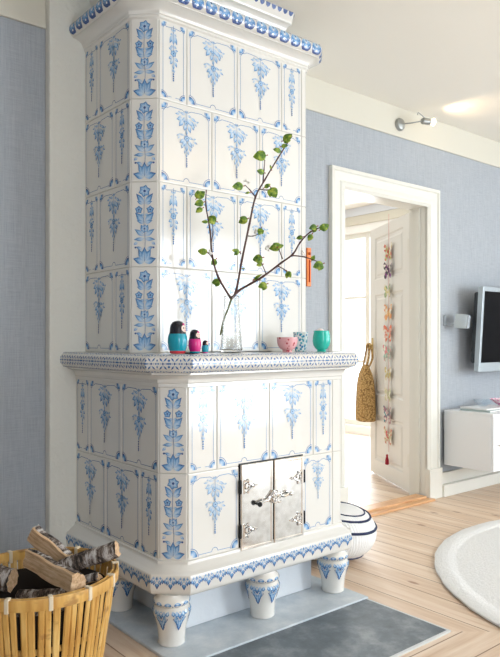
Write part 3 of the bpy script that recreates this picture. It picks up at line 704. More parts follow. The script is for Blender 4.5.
# hearth
t = thing('hearth_plate', 'pale blue grey stone plate under the stove legs', 'hearth', (1.72, 2.3, 0))
boxo('stone', HX0-1.72, 2.215-1.72, 1.885-2.3, YS-2.3, 0, .012, m=LSLATE, parent=t, bev=.003)
t = thing('hearth_slab', 'dark grey slate slab on the floor in front of the stove', 'hearth', (1.72, 1.68, 0))
boxo('slate', HX0-1.72, HX1-1.72, HY0-1.68, 1.884-1.68, 0, .006, m=SLATE, parent=t, bev=.001)
bm = bmesh.new(); box(bm, HX0-1.72, HX1+.008-1.72, HY0-.012-1.68, HY0-1.68, 0, .0065); box(bm, HX1-1.72, HX1+.008-1.72, HY0-1.68, 1.884-1.68, 0, .0065); obj('edging', bm, EDGE, t)

# ================================================================= things on the shelf
ZS = 1.0510
def doll(px, Y, H, Wd, body_, dress, label, ph=0):
    x = atY(px, Y); t = thing('nesting_doll', label, 'doll', (x, Y, ZS), 0, 'painted nesting dolls')
    r = Wd/2; face_dir = Vector((1.2, -.5))
    bm = bmesh.new()
    pr = [(r*.70, 0), (r*.80, H*.03), (r*.80, H*.08), (r*.92, H*.18), (r, H*.34), (r*.97, H*.50), (r*.86, H*.60)]
    lathe(bm, pr, 28, mats=[1, 1, 0, 0, 0, 0]); obj('body', bm, [body_, dress], t, 50)
    bm = bmesh.new(); lathe(bm, [(r*.86, H*.60), (r*.80, H*.68), (r*.78, H*.78), (r*.70, H*.88), (r*.50, H*.96), (r*.22, H*.995), (.001, H)], 28, cap=False); obj('head', bm, DOLLK, t, 60)
    # face disc, hair and eyes, facing into the room
    fa = math.atan2(-.86, .52)+ph; n_ = Vector((math.cos(fa), math.sin(fa), 0)); s = Vector((-n_.y, n_.x, 0))
    def rad(z):
        for (r0, z0), (r1, z1) in zip([(r*.86, H*.60), (r*.80, H*.68), (r*.78, H*.78), (r*.70, H*.88), (r*.50, H*.96)], [(r*.80, H*.68), (r*.78, H*.78), (r*.70, H*.88), (r*.50, H*.96), (0, H)]):
            if z0 <= z <= z1: return r0+(r1-r0)*(z-z0)/(z1-z0)
        return r*.8
    def disc(cu, cz, ru, rz, off, m, nm):
        bm = bmesh.new(); vs = []
        for k in range(16):
            a_ = 2*PI*k/16; u = cu+ru*math.cos(a_); z = cz+rz*math.sin(a_); R_ = rad(z)+off; ang = u/R_
            vs.append(bm.verts.new((n_*math.cos(ang)+s*math.sin(ang))*R_+Vector((0, 0, z))))
        c = bm.verts.new(n_*(rad(cz)*math.cos(cu/rad(cz))+off)+s*rad(cz)*math.sin(cu/rad(cz))+Vector((0, 0, cz)))
        for k in range(16): face(bm, [c, vs[k], vs[(k+1) % 16]])
        obj(nm, bm, m, t)
    disc(0, H*.76, r*.5, H*.115, .0012, SKINP, 'face')
    for k in (-1, 1): disc(k*r*.2, H*.775, r*.07, H*.016, .0020, DOLLK, 'eye')
    disc(0, H*.70, r*.10, H*.012, .0020, REDP, 'mouth')
    disc(r*.1, H*.885, r*.35, H*.035, .0016, PINKP, 'headscarf_flower')
    return t
TEAL = enamel('teal_lacquer', (.01, .33, .44)); DOLLK = enamel('black_lacquer', (.012, .012, .02)); SKINP = enamel('painted_skin', (.85, .62, .52), .35)
REDP = enamel('red_lacquer', (.72, .06, .08)); PINKP = enamel('magenta_lacquer', (.70, .02, .22))
doll(177.5, 2.12, .123, .074, TEAL, REDP, 'largest nesting doll, teal body with black headscarf and red base', -.0)
doll(194.7, 2.12, .091, .050, PINKP, TEAL, 'middle-sized nesting doll with magenta body and dark headscarf', -.3)
doll(205.2, 2.12, .050, .027, TEAL, PINKP, 'smallest nesting doll in teal beside the glass vase', -.2)
# vase: ribbed conical clear glass
vx, vy = atY(231.5, 2.12), 2.12
t = thing('glass_vase', 'clear ribbed conical glass vase holding budding branches', 'vase', (vx, vy, ZS))
bm = bmesh.new(); H = .226; out = []; nR = 15
for i in range(nR*6+1):
    f = i/(nR*6); z = .004+f*(H-.004); r = .045-.017*f**.8+.0022*max(0, math.cos(i/6*2*PI))**2; out.append((r, z))
prof = [(.040, 0), (.044, .002)]+out+[(r-.0028, z) for r, z in out[::-1] if z > .012]+[(.03, .010)]
lathe(bm, prof, 40); obj('glass_wall', bm, VASEG, t, 80)
# pink bowl, patterned tumbler, turquoise cup
def cup(name, px, Y, prof, m, label, cat, seg=32, wob=None, group=None):
    t = thing(name, label, cat, (atY(px, Y), Y, ZS), 0, group); bm = bmesh.new(); lathe(bm, prof, seg, wob=wob); obj('body', bm, m, t, 50); return t
PINKC = mat('pink_blossom_china', (.75, .36, .38), .25); n = N(PINKC); co = n.coord()
v = n.n('ShaderNodeTexVoronoi', {'Vector': co, 'Scale': 62.0}).outputs['Distance']
zz = n.n('ShaderNodeSeparateXYZ', {0: co}).outputs[2]
fl_ = n.math('MULTIPLY', n.ramp(v, [(.0, (1, 1, 1)), (.26, (1, 1, 1)), (.34, (0, 0, 0))]), n.ramp(n.noise(co, 26, 1), [(.44, (0, 0, 0)), (.5, (1, 1, 1))]))
n.color(n.mix(fl_, (.76, .40, .42, 1), (.45, .03, .05, 1)))
BLUEC = mat('blue_leaf_tumbler', (.8, .84, .85), .25); n = N(BLUEC); co = n.coord()
v = n.n('ShaderNodeTexVoronoi', {'Vector': co, 'Scale': 85.0}); n.color(n.mix(n.ramp(v.outputs['Distance'], [(0, (1, 1, 1)), (.42, (1, 1, 1)), (.5, (0, 0, 0))]), (.80, .85, .86, 1), n.ramp(v.outputs['Color'], [(.2, (.03, .22, .50)), (.7, (.10, .45, .55))])))
TURQ = enamel('turquoise_ceramic', (.02, .50, .40), .15)
t = cup('china_bowl', 287.3, 2.09, [(.020, 0), (.021, .004), (.020, .008), (.030, .014), (.040, .028), (.0435, .045), (.044, .062), (.0415, .062), (.040, .046), (.036, .030), (.02, .014)], PINKC, 'small pink bowl with dark red blossom sprigs', 'bowl')
t = cup('tumbler', 300.5, 2.19, [(.024, 0), (.026, .003), (.0285, .02), (.031, .055), (.0335, .086), (.0315, .086), (.029, .055), (.024, .006)], BLUEC, 'small white tumbler with blue leaf pattern behind the pink bowl', 'cup')
t = cup('egg_cup', 321.5, 2.09, [(.020, 0), (.021, .003), (.018, .007), (.026, .012), (.036, .028), (.0395, .046), (.038, .066), (.034, .086), (.035, .092), (.032, .092), (.034, .07), (.034, .046), (.02, .016)], TURQ, 'turquoise glazed rounded cup at the right end of the shelf', 'cup')
t = thing('egg', 'pale egg peeping out of the turquoise cup', 'egg', (atY(321.5, 2.09)-.004, 2.094, ZS+.058))
bm = bmesh.new(); lathe(bm, [(.001, 0), (.013, .003), (.020, .014), (.0215, .022), (.018, .034), (.010, .042), (.001, .045)], 20, cap=False); obj('shell', bm, mat('egg_shell', (.82, .74, .70), .5), t, 60)

# branches: forked twigs rising from the vase
T0 = fwd(vx, vy)
def W2(px, py, dt=0.0): return P(px, py, T0+dt)
def leafmesh(bm, p, ang, L, wd, tilt, mi=0):
    # folded pointed leaf; ang in the picture-facing plane, tilt turns it in depth
    R_ = Vector((CA, -SA, 0)); F_ = Vector((SA, CA, 0)); U_ = Vector((0, 0, 1))
    d = (R_*math.cos(ang)+U_*math.sin(ang)); s = (U_*math.cos(ang)-R_*math.sin(ang)); d = (d+F_*tilt).normalized(); nn = d.cross(s).normalized()
    rows = []; n_ = 6
    for i in range(n_+1):
        t = i/n_; w_ = wd*.5*math.sin(PI*t**.75)**.8; c = p+d*(L*t)+nn*(.15*L*math.sin(PI*t))
        rows.append([c+s*w_+nn*(-.25*w_), c, c-s*w_+nn*(-.25*w_)])
    for sgn in (0, .0006):
        vr = [[bm.verts.new(q+nn*sgn) for q in r_] for r_ in rows]
        for a_, b_ in zip(vr, vr[1:]):
            for k in (0, 1):
                try: face(bm, [a_[k], a_[k+1], b_[k+1], b_[k]], mi)
                except ValueError: pass
def branch(label, stems, leaves, fluffs, inner):
    base_ = Vector((vx, vy, ZS))
    t = thing('budding_branch', label, 'branch', base_, 0, None)
    bm = bmesh.new()
    for pts, r0, r1 in stems:
        pts = spline([W2(*p)-base_ for p in pts], 4); nn_ = len(pts); tube(bm, pts, [(r0+(r1-r0)*i/(nn_-1))*1.25+(.0008 if i % 4 == 0 else 0) for i in range(nn_)], 7)
    for pts, r0, r1 in inner:
        pts = spline([W2(*p)-base_ for p in pts], 4); nn_ = len(pts); tube(bm, pts, [r0+(r1-r0)*i/(nn_-1) for i in range(nn_)], 7, 1)
    obj('twig', bm, [TWIG, GREENTWIG], t, True)
    for px, py, dt, ang, L, wd in leaves:
        p = W2(px, py, dt)-base_; a_ = math.radians(ang); c = Vector((CA, -SA, 0))*math.cos(a_)+Vector((0, 0, 1))*math.sin(a_); bm = bmesh.new()
        leafmesh(bm, p-c*(L*.5), a_, L, wd, random.uniform(-.5, .5))
        if L > .03: leafmesh(bm, p-c*(L*.45)+Vector((0, 0, -.003)), a_+random.choice((-.6, .6)), L*.72, wd*.7, random.uniform(-.6, .6))
        lf = obj('leaf', bm, LEAF, t, True)
        bm = bmesh.new(); q = p-c*(L*.5); tube(bm, [q-c*.006, q+c*.004], [.0026, .0008], 6); obj('bud_scale', bm, BUD, lf, True)
    for px, py, dt in fluffs:
        p = W2(px, py, dt)-base_; bm = bmesh.new()
        for k in range(6): bmesh.ops.create_icosphere(bm, subdivisions=1, radius=random.uniform(.004, .008), matrix=Matrix.Translation(p+Vector((random.uniform(-.009, .009), random.uniform(-.009, .009), random.uniform(-.007, .007)))))
        obj('catkin', bm, FLUFF, t, True)
    return t
def cx2(x, y): return (185+x/3.333, 125+y/3.333)
def lv(x, y, dt, ang, L, w): a_ = cx2(x, y); return (a_[0], a_[1], dt, ang, L*1.12, w*1.25)
branch('tall central branch leaning right with green leaves to its tip',
    [([(231.5, 298.5), (236.2, 291), (242, 260, .01), (249.5, 224, .02), (255.5, 197, .02), (264.5, 180.5, .03), (278, 158, .03), (292, 136, .04)], .0042, .0018),
     ([(255.5, 197, .02), (250, 190, .01), (245, 185)], .0022, .0012), ([(263, 183, .03), (264, 170, .02), (264.8, 160, .02)], .0022, .0012), ([(260, 189, .02), (267, 190, .01), (274, 188)], .002, .001), ([(248.5, 236, .02), (253, 236, .01), (259, 234)], .0018, .001), ([(241, 254, .01), (237, 250), (234, 249)], .0016, .001)],
    [lv(248, 105, .02, 190, .050, .034), lv(250, 157, .02, 170, .030, .019), lv(343, 43, .04, 30, .042, .024), lv(332, 70, .035, 10, .026, .014), lv(305, 86, .03, 170, .034, .017), lv(174, 207, 0, 190, .044, .028), lv(295, 225, .0, -60, .042, .032), lv(275, 203, .0, 30, .026, .014), lv(192, 318, .0, 200, .040, .024), lv(250, 357, 0, 250, .030, .020), lv(168, 420, 0, 170, .030, .015), lv(208, 226, .0, 190, .018, .008), lv(285, 140, .03, 110, .016, .007), lv(195, 479, .01, 0, .012, .006)],
    [(185+205/3.333, 125+188/3.333, .0), (185+240/3.333, 125+352/3.333, 0)],
    [([(231.5, 298.5), (228, 309, .01), (223.5, 320, .01), (220.5, 335, .0)], .0042, .0035)])
branch('left branch curving upwards with small green leaves',
    [([(231.0, 298.5, -.01), (218, 276.5, -.02), (212, 254, -.03), (210, 230, -.03), (206, 206, -.03), (206.3, 190, -.03)], .0038, .0016), ([(211, 244, -.03), (213, 232, -.03), (212, 222, -.03)], .0018, .001), ([(214, 262, -.03), (210, 255, -.03), (206, 252, -.03)], .0015, .001)],
    [lv(53, 230, -.03, 45, .044, .026), lv(46, 263, -.03, 200, .036, .024), lv(47, 285, -.03, 215, .030, .018), lv(88, 312, -.02, 150, .040, .026), lv(66, 323, -.03, 180, .024, .011), lv(58, 422, -.03, 170, .036, .022), lv(95, 457, -.03, 230, .028, .017), lv(101, 523, -.02, 190, .034, .022)],
    [(185+85/3.333, 125+423/3.333, -.03)], [])
branch('low right branch reaching past the stove edge with green leaf pairs',
    [([(231.5, 298.5, .01), (239, 290.6, .0), (251, 283.5, -.02), (263, 276.5, -.04), (281, 263, -.07), (293, 254, -.09), (300.5, 242, -.10), (311, 231.5, -.11), (325, 226, -.12)], .0042, .0016),
     ([(292, 255.5, -.09), (305, 257, -.10), (320, 262.5, -.11)], .0022, .0012), ([(282.5, 259, -.07), (278, 246.5, -.06)], .0018, .001), ([(266, 273.5, -.04), (260, 259, -.04)], .0018, .001), ([(278, 266, -.06), (285, 270, -.06), (289, 275, -.06)], .0018, .001)],
    [lv(300, 408, -.06, 190, .044, .026), lv(240, 445, -.04, 190, .040, .026), lv(247, 466, -.04, 190, .022, .013), lv(347, 500, -.06, -60, .030, .018), lv(258, 535, -.04, 200, .034, .022), lv(245, 505, -.03, 30, .036, .009), lv(425, 343, -.11, 200, .032, .020), lv(466, 340, -.12, 30, .036, .024), lv(417, 375, -.11, 240, .026, .018), lv(381, 375, -.10, 190, .026, .014), lv(443, 468, -.11, 200, .038, .026), lv(427, 443, -.10, 60, .022, .014), lv(320, 403, -.07, 20, .022, .013), lv(238, 512, -.03, 30, .02, .01)],
    [(185+395/3.333, 125+425/3.333, -.10), (185+275/3.333, 125+410/3.333, -.06)], [])

# ================================================================= basket of logs
bx, by = .81, 1.99
t = thing('log_basket', 'tall honey coloured bamboo slat basket filled with firewood', 'basket', (bx, by, 0))
def br_(z): return .166+(.231-.166)*(z/.385)**.85
bm = bmesh.new(); ns = 62
for k in range(ns):
    a_ = 2*PI*k/ns+random.uniform(-.012, .012); rows = []; tw_ = random.uniform(-.03, .03); wv_ = random.uniform(.0082, .0102)
    for i in range(9):
        z = .012+.366*i/8; r = br_(z); aa = a_+tw_*(i/8); wd = wv_*(.78+.30*i/8)
        n_ = Vector((math.cos(aa), math.sin(aa), 0)); s = Vector((-n_.y, n_.x, 0)); c = n_*r+Vector((0, 0, z)); kn = .0014 if i in (3, 6) and k % 3 else 0
        rows.append([bm.verts.new(c-s*wd), bm.verts.new(c-s*wd*.6+n_*(.0035+kn)), bm.verts.new(c+s*wd*.6+n_*(.0035+kn)), bm.verts.new(c+s*wd), bm.verts.new(c-n_*.003)])
    for a0, a1 in zip(rows, rows[1:]):
        for j in range(5): face(bm, [a0[j], a0[(j+1) % 5], a1[(j+1) % 5], a1[j]])
obj('slat_wall', bm, BAMBOO, t)
def ring(name, z, rr, w_, h_, m):
    bm = bmesh.new(); lathe(bm, [(rr-w_/2, z-h_/2), (rr+w_*.3, z-h_/2), (rr+w_/2, z-h_*.25), (rr+w_/2, z+h_*.25), (rr+w_*.3, z+h_/2), (rr-w_/2, z+h_/2), (rr-w_/2, z-h_/2)], 72, cap=False); bmesh.ops.remove_doubles(bm, verts=bm.verts, dist=1e-6); return obj(name, bm, m, t, 40)
ring('rim_band', .384, .239, .007, .032, BAMBOO); ring('inner_rim_band', .386, .2265, .006, .028, BAMBOO); ring('lower_hoop', .10, br_(.10)-.008, .006, .02, BAMBOO); ring('inner_hoop', .24, br_(.24)-.008, .006, .016, BAMBOO)
bm = bmesh.new(); lathe(bm, [(br_(.03)-.016, .03), (br_(.13)-.016, .13), (br_(.25)-.015, .25), (br_(.345)-.013, .345), (br_(.345)-.015, .345), (br_(.25)-.017, .25), (br_(.13)-.018, .13), (br_(.03)-.018, .03)], 48, cap=False); obj('inner_shade_sheet', bm, INNER_SHADE, t, 40)  # added dark sheet, paints the shade behind the slats
bm = bmesh.new(); lathe(bm, [(.165, .004), (.172, .008), (.172, .02), (.165, .024)], 48); obj('base_disc', bm, BAMBOO, t, 40)
for k in range(13):
    a_ = 2*PI*k/13+.12; n_ = Vector((math.cos(a_), math.sin(a_), 0)); sd = Vector((-n_.y, n_.x, 0)); c = n_*.233+Vector((0, 0, .385)); bm = bmesh.new()
    M_ = Matrix.Translation(c) @ Matrix(((n_.x, sd.x, 0, 0), (n_.y, sd.y, 0, 0), (0, 0, 1, 0), (0, 0, 0, 1))); box(bm, -.0115, .0115, -.006, .006, -.020, .019, M=M_, bev=.002)
    obj('rattan_binding', bm, RATTAN, t)
RV = Vector((CA, -SA, 0)); FV = Vector((SA, CA, 0)); UV = Vector((0, 0, 1))
def log(label, a_, b_, r, kind, roll=0, seed=1, group='birch firewood in the basket'):
    a_, b_ = Vector(a_), Vector(b_); c = (a_+b_)/2; L = (b_-a_).length; ax = (b_-a_).normalized()
    o = thing('birch_log', label, 'log', c, 0, group); q = ax.to_track_quat('X', 'Z'); o.rotation_mode = 'QUATERNION'; o.rotation_quaternion = q
    R_ = random.Random(seed); bm = bmesh.new(); n_ = 20; rows = []; off = [R_.uniform(-.06, .06) for _ in range(n_)]
    # section: full round, or a wedge whose flat sides are split wood
    sec = []
    for i in range(n_):
        an = 2*PI*i/n_+roll; rad = r*(1+off[i])
        if kind == 'round': sec.append((math.cos(an)*rad, math.sin(an)*rad, 0))
        else:
            f = i/n_
            if f < .5: aa = roll+PI*(.15+.7*f/.5); sec.append((math.cos(aa)*rad, math.sin(aa)*rad, 0))
            elif f < .75: g = (f-.5)/.25; p0 = Vector((math.cos(roll+PI*.85), math.sin(roll+PI*.85)))*r; p1 = Vector((math.cos(roll-PI/2), math.sin(roll-PI/2)))*r*.75; p = p0.lerp(p1, g); sec.append((p.x, p.y, 1))
            else: g = (f-.75)/.25; p0 = Vector((math.cos(roll-PI/2), math.sin(roll-PI/2)))*r*.75; p1 = Vector((math.cos(roll+PI*.15), math.sin(roll+PI*.15)))*r; p = p0.lerp(p1, g); sec.append((p.x, p.y, 1))
    nx_ = 11
    for i in range(nx_):
        x = -L/2+L*i/(nx_-1); w1, w2 = .05*r*math.sin(i*1.1+seed), .05*r*math.cos(i*.8+seed); rows.append([bm.verts.new((x+(R_.uniform(-.004, .004) if i in (0, nx_-1) else 0), y*(1+R_.uniform(-.05, .05))+w1, z*(1+R_.uniform(-.05, .05))+w2)) for y, z, m_ in sec])
    bark = bmesh.new()
    for a0, a1 in zip(rows, rows[1:]):
        for j in range(n_): face(bm, [a0[j], a0[(j+1) % n_], a1[(j+1) % n_], a1[j]], 0 if (kind == 'round' or j < n_/2-1) else 1)
    face(bm, rows[0][::-1], 1); face(bm, rows[-1], 1); bark.free()
    ob = obj('wood', bm, [BARK, SPLIT], o, 50); return o
TB = fwd(bx, by)
log('round birch log with white and black bark lying across the basket rim', P(60, 568, TB+.04), P(117, 549, TB+.03), .025, 'round', seed=3)
log('split birch log showing pale wood, lying diagonally at the front of the basket', P(29, 560, TB+.05), P(76, 586, TB-.13), .034, 'wedge', roll=-.75, seed=5)
log('split log with brown bark standing up at the back of the basket', P(32, 534, TB+.17), P(66, 562, TB+.115), .034, 'wedge', roll=-.55, seed=8)
log('dark shaded log lying low in the left of the basket', P(-12, 576, TB+.07), P(12, 580, TB+.06), .036, 'round', seed=9)
log('thin pale split stick between the logs, right side of the basket', P(66, 584, TB-.005), P(100, 577, TB-.04), .015, 'wedge', roll=1.1, seed=12)
CB = Vector((bx, by, 0))
for f_, hl, z_, lab in ((-.125, .10, .262, 'log half hidden inside the front of the basket behind the slats'), (-.042, .15, .258, 'log half hidden under the pale split log in the basket'),
                        (.042, .15, .262, 'log half hidden under the bark-covered round log in the basket'), (.124, .10, .258, 'log at the back of the basket below the standing split log')):
    log(lab, CB-RV*hl+FV*f_+UV*z_, CB+RV*hl+FV*f_+UV*z_, .037, 'round', seed=int(f_*100)+40)

# ================================================================= rug and pouf
t = thing('round_rug', 'round off-white wool rug with a raised border on the pine floor', 'rug', (3.531, .986, 0))
bm = bmesh.new(); R0 = 1.222
pr = [(R0-.015, 0.0), (R0, .006), (R0, .014), (R0-.010, .017), (R0-.05, .019), (R0-.085, .017), (R0-.092, .012), (R0-.11, .013)]
def rw(a_, z): return .0012*math.sin(a_*2*PI*31)+.0008*math.sin(a_*2*PI*57+z*90)
rg = lathe(bm, pr+[(R0*.6, .014), (.02, .014)], 240, wob=rw); obj('pile', bm, RUGM, t, 50)
pc = (2.515, 2.40)
t = thing('knitted_pouf', 'white knitted round pouf with navy stripes on the floor behind the stove', 'pouf', (pc[0], pc[1], 0))
bm = bmesh.new(); pp_ = []; mt_ = []
PR, PH = .236, .255
for i in range(33):
    f = i/32; a_ = -PI/2+PI*f; rr = PR*(max(0, math.cos(a_))**.62); z = PH/2+PH/2*math.sin(a_); pp_.append((max(rr, .003), z))
for (r0, z0), (r1, z1) in zip(pp_, pp_[1:]): mt_.append(0)
lathe(bm, pp_, 72, mats=mt_, wob=lambda a_, z: .012*abs(math.sin(a_*PI*24))); obj('cover', bm, KNIT, t, 60)
def prad(z):
    for (r0, z0), (r1, z1) in zip(pp_, pp_[1:]):
        if z0 <= z <= z1: return r0+(r1-r0)*(z-z0)/max(1e-6, z1-z0)
    return 0
for z0, a0, a1, wd in ((.225, -2.6, .4, .006), (.175, -2.8, .55, .007), (.045, -2.7, .3, .005), (.247, -2.2, 2.2, .004)):
    bm = bmesh.new(); pts = []
    for i in range(40): a_ = a0+(a1-a0)*i/39; zz_ = z0+.02*math.sin(a_*1.5); pts.append(((prad(zz_)+.003)*math.cos(a_), (prad(zz_)+.003)*math.sin(a_), zz_))
    tube(bm, pts, wd, 6); obj('stripe', bm, NAVY, t, True)

# ================================================================= on and by the door
# straw bag on the handle
bc = dpt(DL-.108, 0, .080); DUv = Vector((d_.x, d_.y, 0))
t = thing('seagrass_bag', 'golden woven seagrass bag hanging from the open door handle', 'bag', (bc.x, bc.y, 0.0))
bm = bmesh.new(); rows = []; nb = 28
def sgp(c, e_): return (abs(c)**e_)*(1 if c >= 0 else -1)
for z, w_, dd in ((.475, .090, .062), (.481, .098, .070), (.53, .100, .072), (.62, .098, .070), (.72, .094, .066), (.80, .086, .058), (.86, .070, .046), (.91, .046, .028), (.935, .030, .016)):
    rows.append([bm.verts.new(DUv*w_*sgp(math.cos(2*PI*i/nb), .65)+NV*dd*sgp(math.sin(2*PI*i/nb), .65)+UV*(z-.03)) for i in range(nb)])
for a0, a1 in zip(rows, rows[1:]):
    for j in range(nb): face(bm, [a0[j], a0[(j+1) % nb], a1[(j+1) % nb], a1[j]])
face(bm, rows[0][::-1]); face(bm, rows[-1]); obj('body', bm, SEAGR, t, 50)
for k, sg_ in enumerate((-1, 1)):
    o_ = NV*(-.028)
    bm = bmesh.new(); tube(bm, spline([DUv*(-.030)+NV*sg_*.012+UV*.87, DUv*(-.045)+NV*sg_*.016+o_+UV*.96, DUv*(-.02)+NV*sg_*.008+o_+UV*1.055, DUv*.01+NV*sg_*.008+o_+UV*1.066, DUv*.04+NV*sg_*.016+o_+UV*.98, DUv*.030+NV*sg_*.012+UV*.87], 4), .008, 8); obj('handle', bm, SEAGR, t, True)
# butterfly garland
ug = .50
def u_at(px):   # where a photo column meets the leaf
    dx, dy = ray(px); # HG + d*u = s*(dx,dy)
    det = d_.x*(-dy)+d_.y*dx; return (-(HG.x)*(-dy)-(HG.y)*dx)/det
ug = u_at(390.3)
gp = dpt(ug, 0, .012); tg = fwd(gp.x, gp.y)
def zg(y): return HC-(y-Y0)*tg/FPX
t = thing('butterfly_garland', 'string of ten colourful paper butterflies hanging down the white door', 'garland', (gp.x, gp.y, 0))
bm = bmesh.new(); tube(bm, [NV*.0+UV*zg(214), UV*zg(452)], .0018, 6); obj('string', bm, mat('pale_red_cord', (.62, .30, .28), .8), t)
cols = [((.62, .10, .08), (.45, .50, .20)), ((.03, .04, .05), (.20, .03, .20)), ((.20, .38, .22), (.70, .62, .30)), ((.75, .30, .12), (.80, .50, .20)), ((.78, .18, .08), (.70, .20, .12)),
        ((.70, .25, .28), (.25, .50, .40)), ((.62, .50, .20), (.50, .45, .20)), ((.70, .66, .45), (.42, .48, .25)), ((.10, .28, .32), (.45, .10, .16)), ((.62, .08, .10), (.60, .55, .30))]
ys = [252, 270, 291, 312.5, 333.5, 353, 374, 394.5, 415, 436]
DU = Vector((d_.x, d_.y, 0))
for i, (y, (c1, c2)) in enumerate(zip(ys, cols)):
    z = zg(y); bm = bmesh.new(); fold = .004+.004*(i % 3)
    m1 = mat('butterfly_paper', c1, .7); n = N(m1); v_ = n.n('ShaderNodeTexVoronoi', {'Vector': n.coord(), 'Scale': 38.0 + i*3}).outputs['Color']; n.color(n.ramp(v_, [(.25, c1), (.5, c2), (.72, (.78, .74, .66))]))
    S_ = .088*(.80 if i in (2, 6, 7) else 1)
    for s in (-1, 1):
        out = [(0, .012), (.35, .60), (.80, .82), (1.0, .66), (.92, .22), (.62, .0), (.86, -.28), (.80, -.68), (.50, -.80), (.22, -.5), (0, -.2)]
        for off in (0, .0008):
            vs = [bm.verts.new(DU*(s*u*S_)+NV*(.003+abs(u)*fold+off)+UV*(z+v*S_*.95)) for u, v in out]
            cc = bm.verts.new(DU*(s*.45*S_)+NV*(.003+.45*fold+off)+UV*(z+.02*S_))
            for a0, a1 in zip(vs, vs[1:]): face(bm, [cc, a0, a1])
            face(bm, [cc, vs[-1], vs[0]])
    tube(bm, [NV*.004+UV*(z-.03), NV*.006+UV*(z+.035)], .003, 6); obj('butterfly', bm, m1, t)
bm = bmesh.new(); z = zg(460); lathe(bm, [(.003, .045), (.010, .038), (.007, .030), (.014, .0), (.016, -.03), (.008, -.036)], 12, (0.0, 0.0, z)); 
for v in bm.verts: v.co += NV*.014
obj('tassel', bm, mat('dark_red_yarn', (.35, .01, .03), .8), t, True)
# orange thermometer strip on the wall
ox = atY(310.3, YW-.02)
t = thing('wall_thermometer', 'narrow orange wall thermometer strip beside the stove', 'thermometer', (ox, YW, 0))
boxo('back_board', -.016, .016, -.012, 0, 1.415, 1.64, m=ORANGE, parent=t, bev=.003)
bm = bmesh.new(); tube(bm, [(0, -.015, 1.44), (0, -.015, 1.57)], .003, 8); obj('tube', bm, mat('red_spirit', (.45, .04, .01), .2), t)
bm = bmesh.new(); lathe(bm, [(.007, -.008), (.009, 0), (.007, .008)], 12, (0, -.015, 1.605)); obj('bulb_mount', bm, mat('dark_orange', (.45, .07, .01), .4), t)

# ================================================================= right wall side: TV, speaker, cabinet, lamp
t = thing('television', 'flat television with silver frame tilted on the wall', 'television', (4.90, YW-.002, 1.18))
tl = math.radians(3.5); Mt = Matrix.Translation((0, -.15, 0)) @ Matrix.Rotation(-tl, 4, 'X') if False else Matrix.Translation((0, -.155, 0)) @ Matrix.Rotation(tl, 4, 'X')
hw, hh = .58, .305
bm = bmesh.new(); box(bm, -hw, -hw+.026, -.02, .02, -hh, hh, M=Mt, bev=.004); box(bm, hw-.026, hw, -.02, .02, -hh, hh, M=Mt, bev=.004); box(bm, -hw+.022, hw-.022, -.02, .02, -hh, -hh+.065, M=Mt, bev=.004); box(bm, -hw+.022, hw-.022, -.02, .02, hh-.032, hh, M=Mt, bev=.004)
obj('bezel', bm, SILVER, t); boxo('screen', -hw+.022, hw-.022, -.013, .0, -hh+.06, hh-.03, m=SCREEN, parent=t, M=Mt)
boxo('back_shell', -hw+.012, hw-.012, .018, .06, -hh+.06, hh-.04, m=DARKP, parent=t, bev=.012, M=Mt)
boxo('wall_bracket', -.2, .2, -.10, 0, -.15, .15, m=BLACKI, parent=t, bev=.004)
sx_, sz_ = atY(455, YW-.12), 1.235
t = thing('wall_speaker', 'small silver satellite speaker on a wall bracket', 'speaker', (atY(446, YW-.01), YW, sz_))
bm = bmesh.new(); box(bm, -.018, .012, -.012, 0, -.035, .045, bev=.004); tube(bm, [(0, -.01, -.02), (0.0, -.05, -.028), (.02, -.075, -.02)], .008); obj('bracket', bm, GREYP, t, True)
Ms = Matrix.Translation((.055, -.105, 0)) @ Matrix.Rotation(math.radians(22), 4, 'Z') @ Matrix.Rotation(math.radians(6), 4, 'X')
boxo('cabinet', -.045, .045, -.04, .045, -.05, .05, m=SILVER, parent=t, bev=.008, M=Ms, smooth=True); boxo('grille', -.040, .040, -.047, -.039, -.045, .045, m=GREYP, parent=t, bev=.002, M=Ms)
t = thing('media_cabinet', 'white floating media cabinet fixed to the wall below the television', 'cabinet', (4.10, YW, 0))
boxo('wall_rail', .01, 1.59, -.022, 0, .48, .58, m=LAMPM, parent=t)
boxo('carcass', 0, 1.6, -.385, -.022, .222, .592, m=CABW, parent=t, bev=.002); boxo('top_panel', -.002, 1.602, -.402, -.022, .5922, .608, m=CABW, parent=t, bev=.002)
for k in range(2):
    d = boxo('cabinet_door', .004+.8*k, .796+.8*k, -.402, -.386, .224, .590, m=CABW, parent=t, bev=.0015)
    bm = bmesh.new(); lathe(bm, [(.004, 0), (.004, .012), (.008, .016), (.006, .022)], 12); bmesh.ops.rotate(bm, verts=bm.verts, cent=(0, 0, 0), matrix=Matrix.Rotation(PI/2, 3, 'X')); bmesh.ops.translate(bm, verts=bm.verts, vec=(.045 if k == 0 else 1.5, -.402, .40)); obj('knob', bm, STEELB, d, True)
def mag(dx, dy, z, w_, h_, th, rz, c, label):
    o = thing('magazine', label, 'magazine', (4.12+dx, YW+dy, z), rz, 'magazines on the media cabinet')
    boxo('cover', -w_/2, w_/2, -h_/2, h_/2, 0, th, m=c, parent=o, bev=.001); boxo('pages', -w_/2+.003, w_/2+.001, -h_/2-.001, h_/2-.003, .002, th-.002, m=PAGES, parent=o)
PAGES = mat('paper_pages', (.80, .79, .76), .8)
mag(.20, -.21, .6082, .30, .22, .012, .08, mat('grey_green_cover', (.38, .46, .46), .3), 'grey green magazine at the bottom of the pile on the cabinet')
mag(.21, -.20, .6204, .28, .21, .010, -.03, mat('white_cover', (.80, .80, .80), .3), 'white magazine on top of the grey green one')
